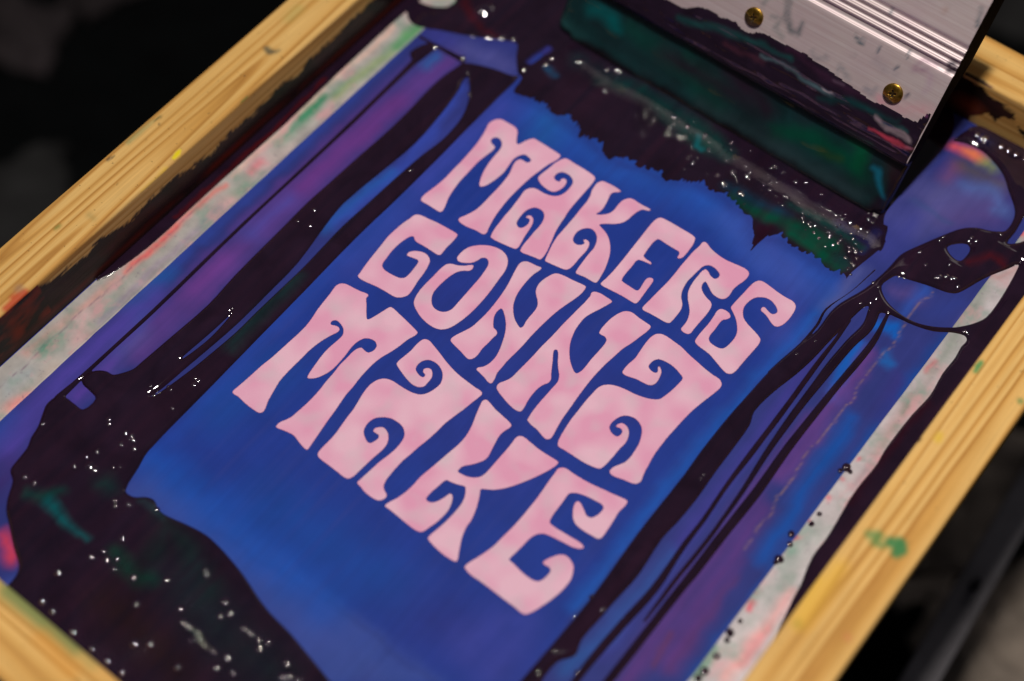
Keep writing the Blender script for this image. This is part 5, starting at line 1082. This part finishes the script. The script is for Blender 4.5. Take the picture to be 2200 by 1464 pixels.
HU = 100.2
def holder_profile():
    pr = [(32.6, -9), (32.0, -8), (32.0, 1.6), (32.5, 2.6), (33.4, 3.0)]
    pr += [(s, 3.0) for s in np.arange(35, 80.0, 1.5)]
    pr += [(80.3, 3.0), (80.9, 2.7), (81.3, 2.1), (82.4, 1.9), (83.6, 1.9)]
    for c in (85.1, 89.1, 93.1):
        for k in range(7):
            a = math.pi * k / 6
            pr.append((c - 1.0 * math.cos(a), 1.9 + 1.25 * math.sin(a)))
    pr += [(95.2, 1.9), (96.0, 2.2), (96.6, 2.9), (97.4, 3.1)]
    pr += [(s, 3.1) for s in np.arange(99, 119.0, 2.0)]
    for k in range(1, 13):
        a = math.pi * k / 12
        pr.append((119 + 12.5 * math.sin(a), 3.1 - 12.5 + 12.5 * math.cos(a)))
    pr += [(100, -21.9), (82, -21), (70, -14), (60, -12), (40, -12), (33, -12)]
    return np.array(pr)
pr = holder_profile()
hu = np.arange(-HU, HU + 0.01, 1.002)
n, k = len(hu), len(pr)
S_ = np.repeat(pr[None, :, 0], n, 0).ravel(); O_ = np.repeat(pr[None, :, 1], n, 0).ravel(); U_ = np.repeat(hu[:, None], k, 1).ravel()
P = sqp(U_, S_, O_)
i = np.arange(n - 1)[:, None] * k + np.arange(k)[None, :]
j = np.arange(n - 1)[:, None] * k + (np.arange(k)[None, :] + 1) % k
F = np.stack([i, i + k, j + k, j], -1).reshape(-1, 4)
me = mesh_np('holder', P, F)
bm = bmesh.new(); bm.from_mesh(me); bm.verts.ensure_lookup_table()
for r in (0, n - 1):
    cos_ = [bm.verts[r * k + q].co.copy() for q in range(k)]
    ring = [bm.verts.new(c) for c in cos_]
    bm.verts.ensure_lookup_table()
    bm.faces.new(ring if r == 0 else ring[::-1])
bmesh.ops.recalc_face_normals(bm, faces=bm.faces)
for f in bm.faces:
    if len(f.verts) > 4:
        f.smooth = False
        f.material_index = 1
        for e in f.edges: e.smooth = False
bm.to_mesh(me); bm.free()
rgb, al = paint(U_, S_, (0, 0, 0), METAL_PAINT, 0.35, 33, 0.45 + 1.0 * fbm(U_ / 1.6, S_ / 1.6, 35, 3))
rgb = np.where(al[:, None] > 0.001, rgb / np.maximum(al[:, None], 0.08), 0)
front = O_ > 0.5
al = np.where(front, al, 0.0)
al = np.concatenate([al, np.full(2 * k, 0.93)]); rgb = np.concatenate([rgb, np.tile(lin((26, 23, 24)), (2 * k, 1))])
set_col(me, 'stain', np.clip(rgb, 0, 1), al)
holder = link('holder', me, M_ALU, sq)
me.materials.append(mat_plain('inky_holder_end', (0.012, 0.010, 0.010), 0.85, nscale=200, amt=0.5, spec=0.03))

def blade(bm):
    box(bm, (-0.0995, -0.011, 0.0006), (0.0995, -0.002, 0.046), 0.0012)
bl = bm_obj('blade', blade, M_RUBBER, sq, False)
# local box axes: x = u, y = off, z = s -> tilt it into the squeegee plane
bl.matrix_local = Matrix(((1, 0, 0, 0),
                          (0, -math.cos(TILT), math.sin(TILT), 0),
                          (0, math.sin(TILT), math.cos(TILT), 0),
                          (0, 0, 0, 1)))

# ink coating the blade and the foot of the holder
cu = np.arange(-106, 100.8, 0.9); cs = np.arange(-1.0, 64.0, 0.6)
CU, CS = np.meshgrid(cu, cs, indexing='ij')
ct = np.array(COAT_TOP)
edge = np.interp(CU, ct[:, 0], ct[:, 1])
edge += (fbm(CU / 9, CS * 0, 131, 2) - 0.5) * 3 + (vnoise(CU / 3.5, CS / 6, 132) - 0.5) * 0.35
d = edge - CS
base_off = np.where(CS > 32.4, 3.0, np.where(CS > 30.6, 0.4 + (CS - 30.6) / 1.8 * 2.6, -1.2))
th = 0.5 + 1.3 * np.clip(d / 5, 0, 1) * fbm(CU / 40, CS / 3.0, 133) * (CS > 32) + (fbm(CU / 14, CS / 6, 134, 2) - 0.5) * np.where(CS > 32, 1.3, 0.35) * np.clip(d / 4, 0, 1)
th = th + 1.5 * np.exp(-((CS - 1.5) / 4) ** 2) * (0.7 + 0.6 * fbm(CU / 14, CS / 9, 135))
def rr(x, y, x0, y0, r):      # rounded lower corner
    return np.where((x < x0 + r) & (y < y0 + r), r - np.hypot(x - x0 - r, y - y0 - r), 9)
d = np.minimum(d, rr(CU, CS, -106, -1, 13)); d = np.minimum(d, rr(-CU, CS, -100.6, -1, 5)); d = np.minimum(d, CU + 106.2)
th = np.minimum(th, 0.06 + np.clip(d, -2, 9) * 0.35)
th = np.where(np.abs(CS - 31.2) < 1.3, th * 0.3, th)
off = base_off + th
off = np.where(CU < -100, off - (-100 - CU) ** 2 * 0.22, off)
off = np.where(CU > 99.2, off - (CU - 99.2) * 2.0, off)
P = sqp(CU.ravel(), CS.ravel(), off.ravel())
F = grid_faces(len(cu), len(cs))
keep = (d > -0.35).ravel()
F = F[keep[F].all(1)]
V, F, uu, ss = compact(P, F, CU.ravel(), CS.ravel())
tone, _ = paint(uu, ss, (26, 17, 30), COAT_PAINT, 0.9, 45, 0.5 + 0.9 * fbm(uu / 14, ss / np.where(ss > 32, 2.5, 9.0), 47, 3))
me = mesh_np('ink_coat', V, F[:, ::-1])
set_col(me, 'pigment', tone)
bmc = bmesh.new(); bmc.from_mesh(me); bmc.normal_update()
link('ink_coat', me, M_INK, sq)
bmc.free()

def screw_mesh(dirty):
    R_, nr, na = 4.9, 22, 72
    V = [(0, 0, 1.25)]
    rr = np.linspace(R_ / nr, R_, nr)
    for r in rr:
        for q in range(na):
            a = 2 * math.pi * q / na
            x, y = r * math.cos(a), r * math.sin(a)
            z = 0.35 + 1.5 * math.sqrt(max(0, 1 - (r / 5.3) ** 2))
            c, s_ = math.cos(0.35), math.sin(0.35)
            xr, yr = x * c + y * s_, -x * s_ + y * c
            w = 0.55
            cross = min(max(abs(xr) - 1.9, abs(yr) - w), max(abs(yr) - 1.9, abs(xr) - w))
            z -= 1.1 * min(1, max(0, (0.12 - cross) / 0.3))
            V.append((x, y, z))
    V[0] = (0, 0, 0.75)
    base = len(V)
    for q in range(na):
        a = 2 * math.pi * q / na
        V.append((R_ * math.cos(a), R_ * math.sin(a), -0.3))
    F = [(0, 1 + q, 1 + (q + 1) % na) for q in range(na)]
    for lv in range(nr - 1):
        a0 = 1 + lv * na; b0 = a0 + na
        F += [(a0 + q, b0 + q, b0 + (q + 1) % na, a0 + (q + 1) % na) for q in range(na)]
    a0 = 1 + (nr - 1) * na
    F += [(a0 + q, base + q, base + (q + 1) % na, a0 + (q + 1) % na) for q in range(na)]
    me = bpy.data.meshes.new('screw')
    me.from_pydata([tuple(c * MM for c in v) for v in V], [], F)
    for p in me.polygons: p.use_smooth = True
    v = np.array(V)
    low = (0.35 + 1.5 * np.sqrt(np.maximum(0, 1 - (np.hypot(v[:, 0], v[:, 1]) / 5.3) ** 2))) - v[:, 2]
    al = np.clip((low - 0.25) / 0.3, 0, 1) * 0.95
    dirt = np.clip((-(v[:, 1]) - v[:, 0] * 0.3 - dirty + (fbm(v[:, 0] / 1.5, v[:, 1] / 1.5, int(dirty * 10) + 5) - 0.5) * 3.0) / 0.8, 0, 1) * 0.92
    set_col(me, 'stain', lin((24, 16, 16)), np.maximum(al, dirt))
    return me
SM = Matrix(((1, 0, 0), (0, math.sin(TILT), -math.cos(TILT)), (0, math.cos(TILT), math.sin(TILT))))
for u, dirty, rot in ((78.6, 2.6, 0.35), (-0.8, 0.3, 0.9), (-80.2, 3.0, 1.4)):
    o = link('screw', screw_mesh(dirty), M_BRASS, sq)
    q = sqp(u, 60.3, 3.0)
    o.matrix_local = Matrix.Translation(Vector(q.tolist())) @ SM.to_4x4()

# ---------------------------------------------------------------- dim workshop clutter behind and below
def tube(bm, pts, r, seg=10):
    rings = []
    pts = [Vector(p) for p in pts]
    for i, p in enumerate(pts):
        t = (pts[min(i + 1, len(pts) - 1)] - pts[max(i - 1, 0)]).normalized()
        a = t.orthogonal().normalized(); b = t.cross(a)
        rings.append([bm.verts.new(p + (a * math.cos(2 * math.pi * k / seg) + b * math.sin(2 * math.pi * k / seg)) * r) for k in range(seg)])
    for A, B in zip(rings[:-1], rings[1:]):
        for k in range(seg):
            bm.faces.new((A[k], A[(k + 1) % seg], B[(k + 1) % seg], B[k]))
    bm.faces.new(rings[0][::-1]); bm.faces.new(rings[-1])

def arm(name, a, b, w, h, mat, label):
    a, b = Vector(a), Vector(b)
    t = thing(name, label, 'press arm', a)
    L = (b - a).length
    q = (b - a).to_track_quat('X', 'Z')
    def beam(bm):
        box(bm, (0, -w / 2, 0), (L, w / 2, h), min(w, h) * 0.15)
        bmesh.ops.transform(bm, matrix=q.to_matrix().to_4x4(), verts=bm.verts)
    bm_obj('beam', beam, mat, t, False)
    for fr in (0.2, 0.5, 0.8):
        def bolt(bm):
            bmesh.ops.create_cone(bm, cap_ends=True, segments=6, radius1=w * 0.16, radius2=w * 0.14, depth=0.01,
                                  matrix=q.to_matrix().to_4x4() @ Matrix.Translation((L * fr, 0, h + 0.004)))
        bm_obj('bolt', bolt, M_DARKSTEEL, t, False)
    return t
arm('press_arm', (0.222, 0.36, -0.26), (0.246, -0.06, -0.26), 0.020, 0.014, M_STEEL, 'blurred grey steel arm below the right wooden rail')
def leg(t, p):
    def f(bm):
        bmesh.ops.create_cone(bm, cap_ends=True, segments=16, radius1=0.008, radius2=0.008, depth=p[2] - FLOOR_Z,
                              matrix=Matrix.Translation(Vector(p) - t.location) @ Matrix.Translation((0, 0, -(p[2] - FLOOR_Z) / 2)))
    bm_obj('leg', f, M_DARKSTEEL, t)
for t in [o for o in bpy.data.objects if o.name.startswith('press_arm')]:
    leg(t, (0.223, 0.34, -0.259)); leg(t, (0.245, -0.04, -0.259))

def rag(name, loc, rx, ry, hgt_, seed, mat, label, rot=0.0):
    n = 34
    x, y = np.meshgrid(np.linspace(-1, 1, n), np.linspace(-1, 1, n), indexing='ij')
    r = np.maximum(np.abs(x), np.abs(y))
    z = (fbm(x * 2.2 + 5, y * 2.2 + 5, seed) ** 1.3) * 1.5 * np.clip(1.15 - r ** 3, 0.02, 1)
    xs = x * rx * (0.9 + 0.25 * fbm(x * 2, y * 2, seed + 9)); ys = y * ry * (0.9 + 0.25 * fbm(x * 2, y * 2, seed + 19))
    V = np.stack([xs.ravel(), ys.ravel(), (z * hgt_).ravel() + 0.001], 1)
    me = mesh_np(name, V, grid_faces(n, n))
    o = link(name, me, mat)
    o.location = loc
    o.rotation_euler = (0, 0, rot)
    mod = o.modifiers.new('thickness', 'SOLIDIFY'); mod.thickness = 0.002
    return tag(o, label, 'rag')
M_RAGA = mat_plain('brown_grey_cotton', (0.30, 0.25, 0.21), 0.9, nscale=30, amt=0.35)
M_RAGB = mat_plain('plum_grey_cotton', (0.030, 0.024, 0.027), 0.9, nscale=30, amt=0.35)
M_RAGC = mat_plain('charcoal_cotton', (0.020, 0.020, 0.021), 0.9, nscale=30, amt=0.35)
rag('rag', (0.200, 0.30, FLOOR_Z), 0.05, 0.07, 0.03, 3, M_RAGA, 'brownish crumpled rag on the floor under the right rail', 0.3)
rag('rag', (0.275, 0.20, FLOOR_Z), 0.055, 0.07, 0.03, 8, M_RAGA, 'grey-brown crumpled rag beyond the steel arm, beside the hose', 0.9)
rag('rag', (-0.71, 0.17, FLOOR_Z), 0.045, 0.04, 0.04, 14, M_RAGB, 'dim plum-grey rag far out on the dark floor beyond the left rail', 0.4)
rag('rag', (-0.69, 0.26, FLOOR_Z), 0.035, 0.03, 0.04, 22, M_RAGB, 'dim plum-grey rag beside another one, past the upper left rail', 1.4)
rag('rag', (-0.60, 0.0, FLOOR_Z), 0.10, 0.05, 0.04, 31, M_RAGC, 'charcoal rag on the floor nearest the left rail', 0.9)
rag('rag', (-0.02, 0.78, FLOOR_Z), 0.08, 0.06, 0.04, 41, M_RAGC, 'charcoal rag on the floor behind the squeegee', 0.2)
hz = FLOOR_Z + 0.009
hose = bm_obj('hose', lambda bm: tube(bm, [(0.15, 0.10, hz), (0.20, 0.16, hz), (0.235, 0.24, hz), (0.25, 0.32, hz), (0.30, 0.40, hz), (0.40, 0.44, hz)], 0.009), M_MAT)
tag(hose, 'black rubber hose on the floor crossing under the steel arm', 'hose')
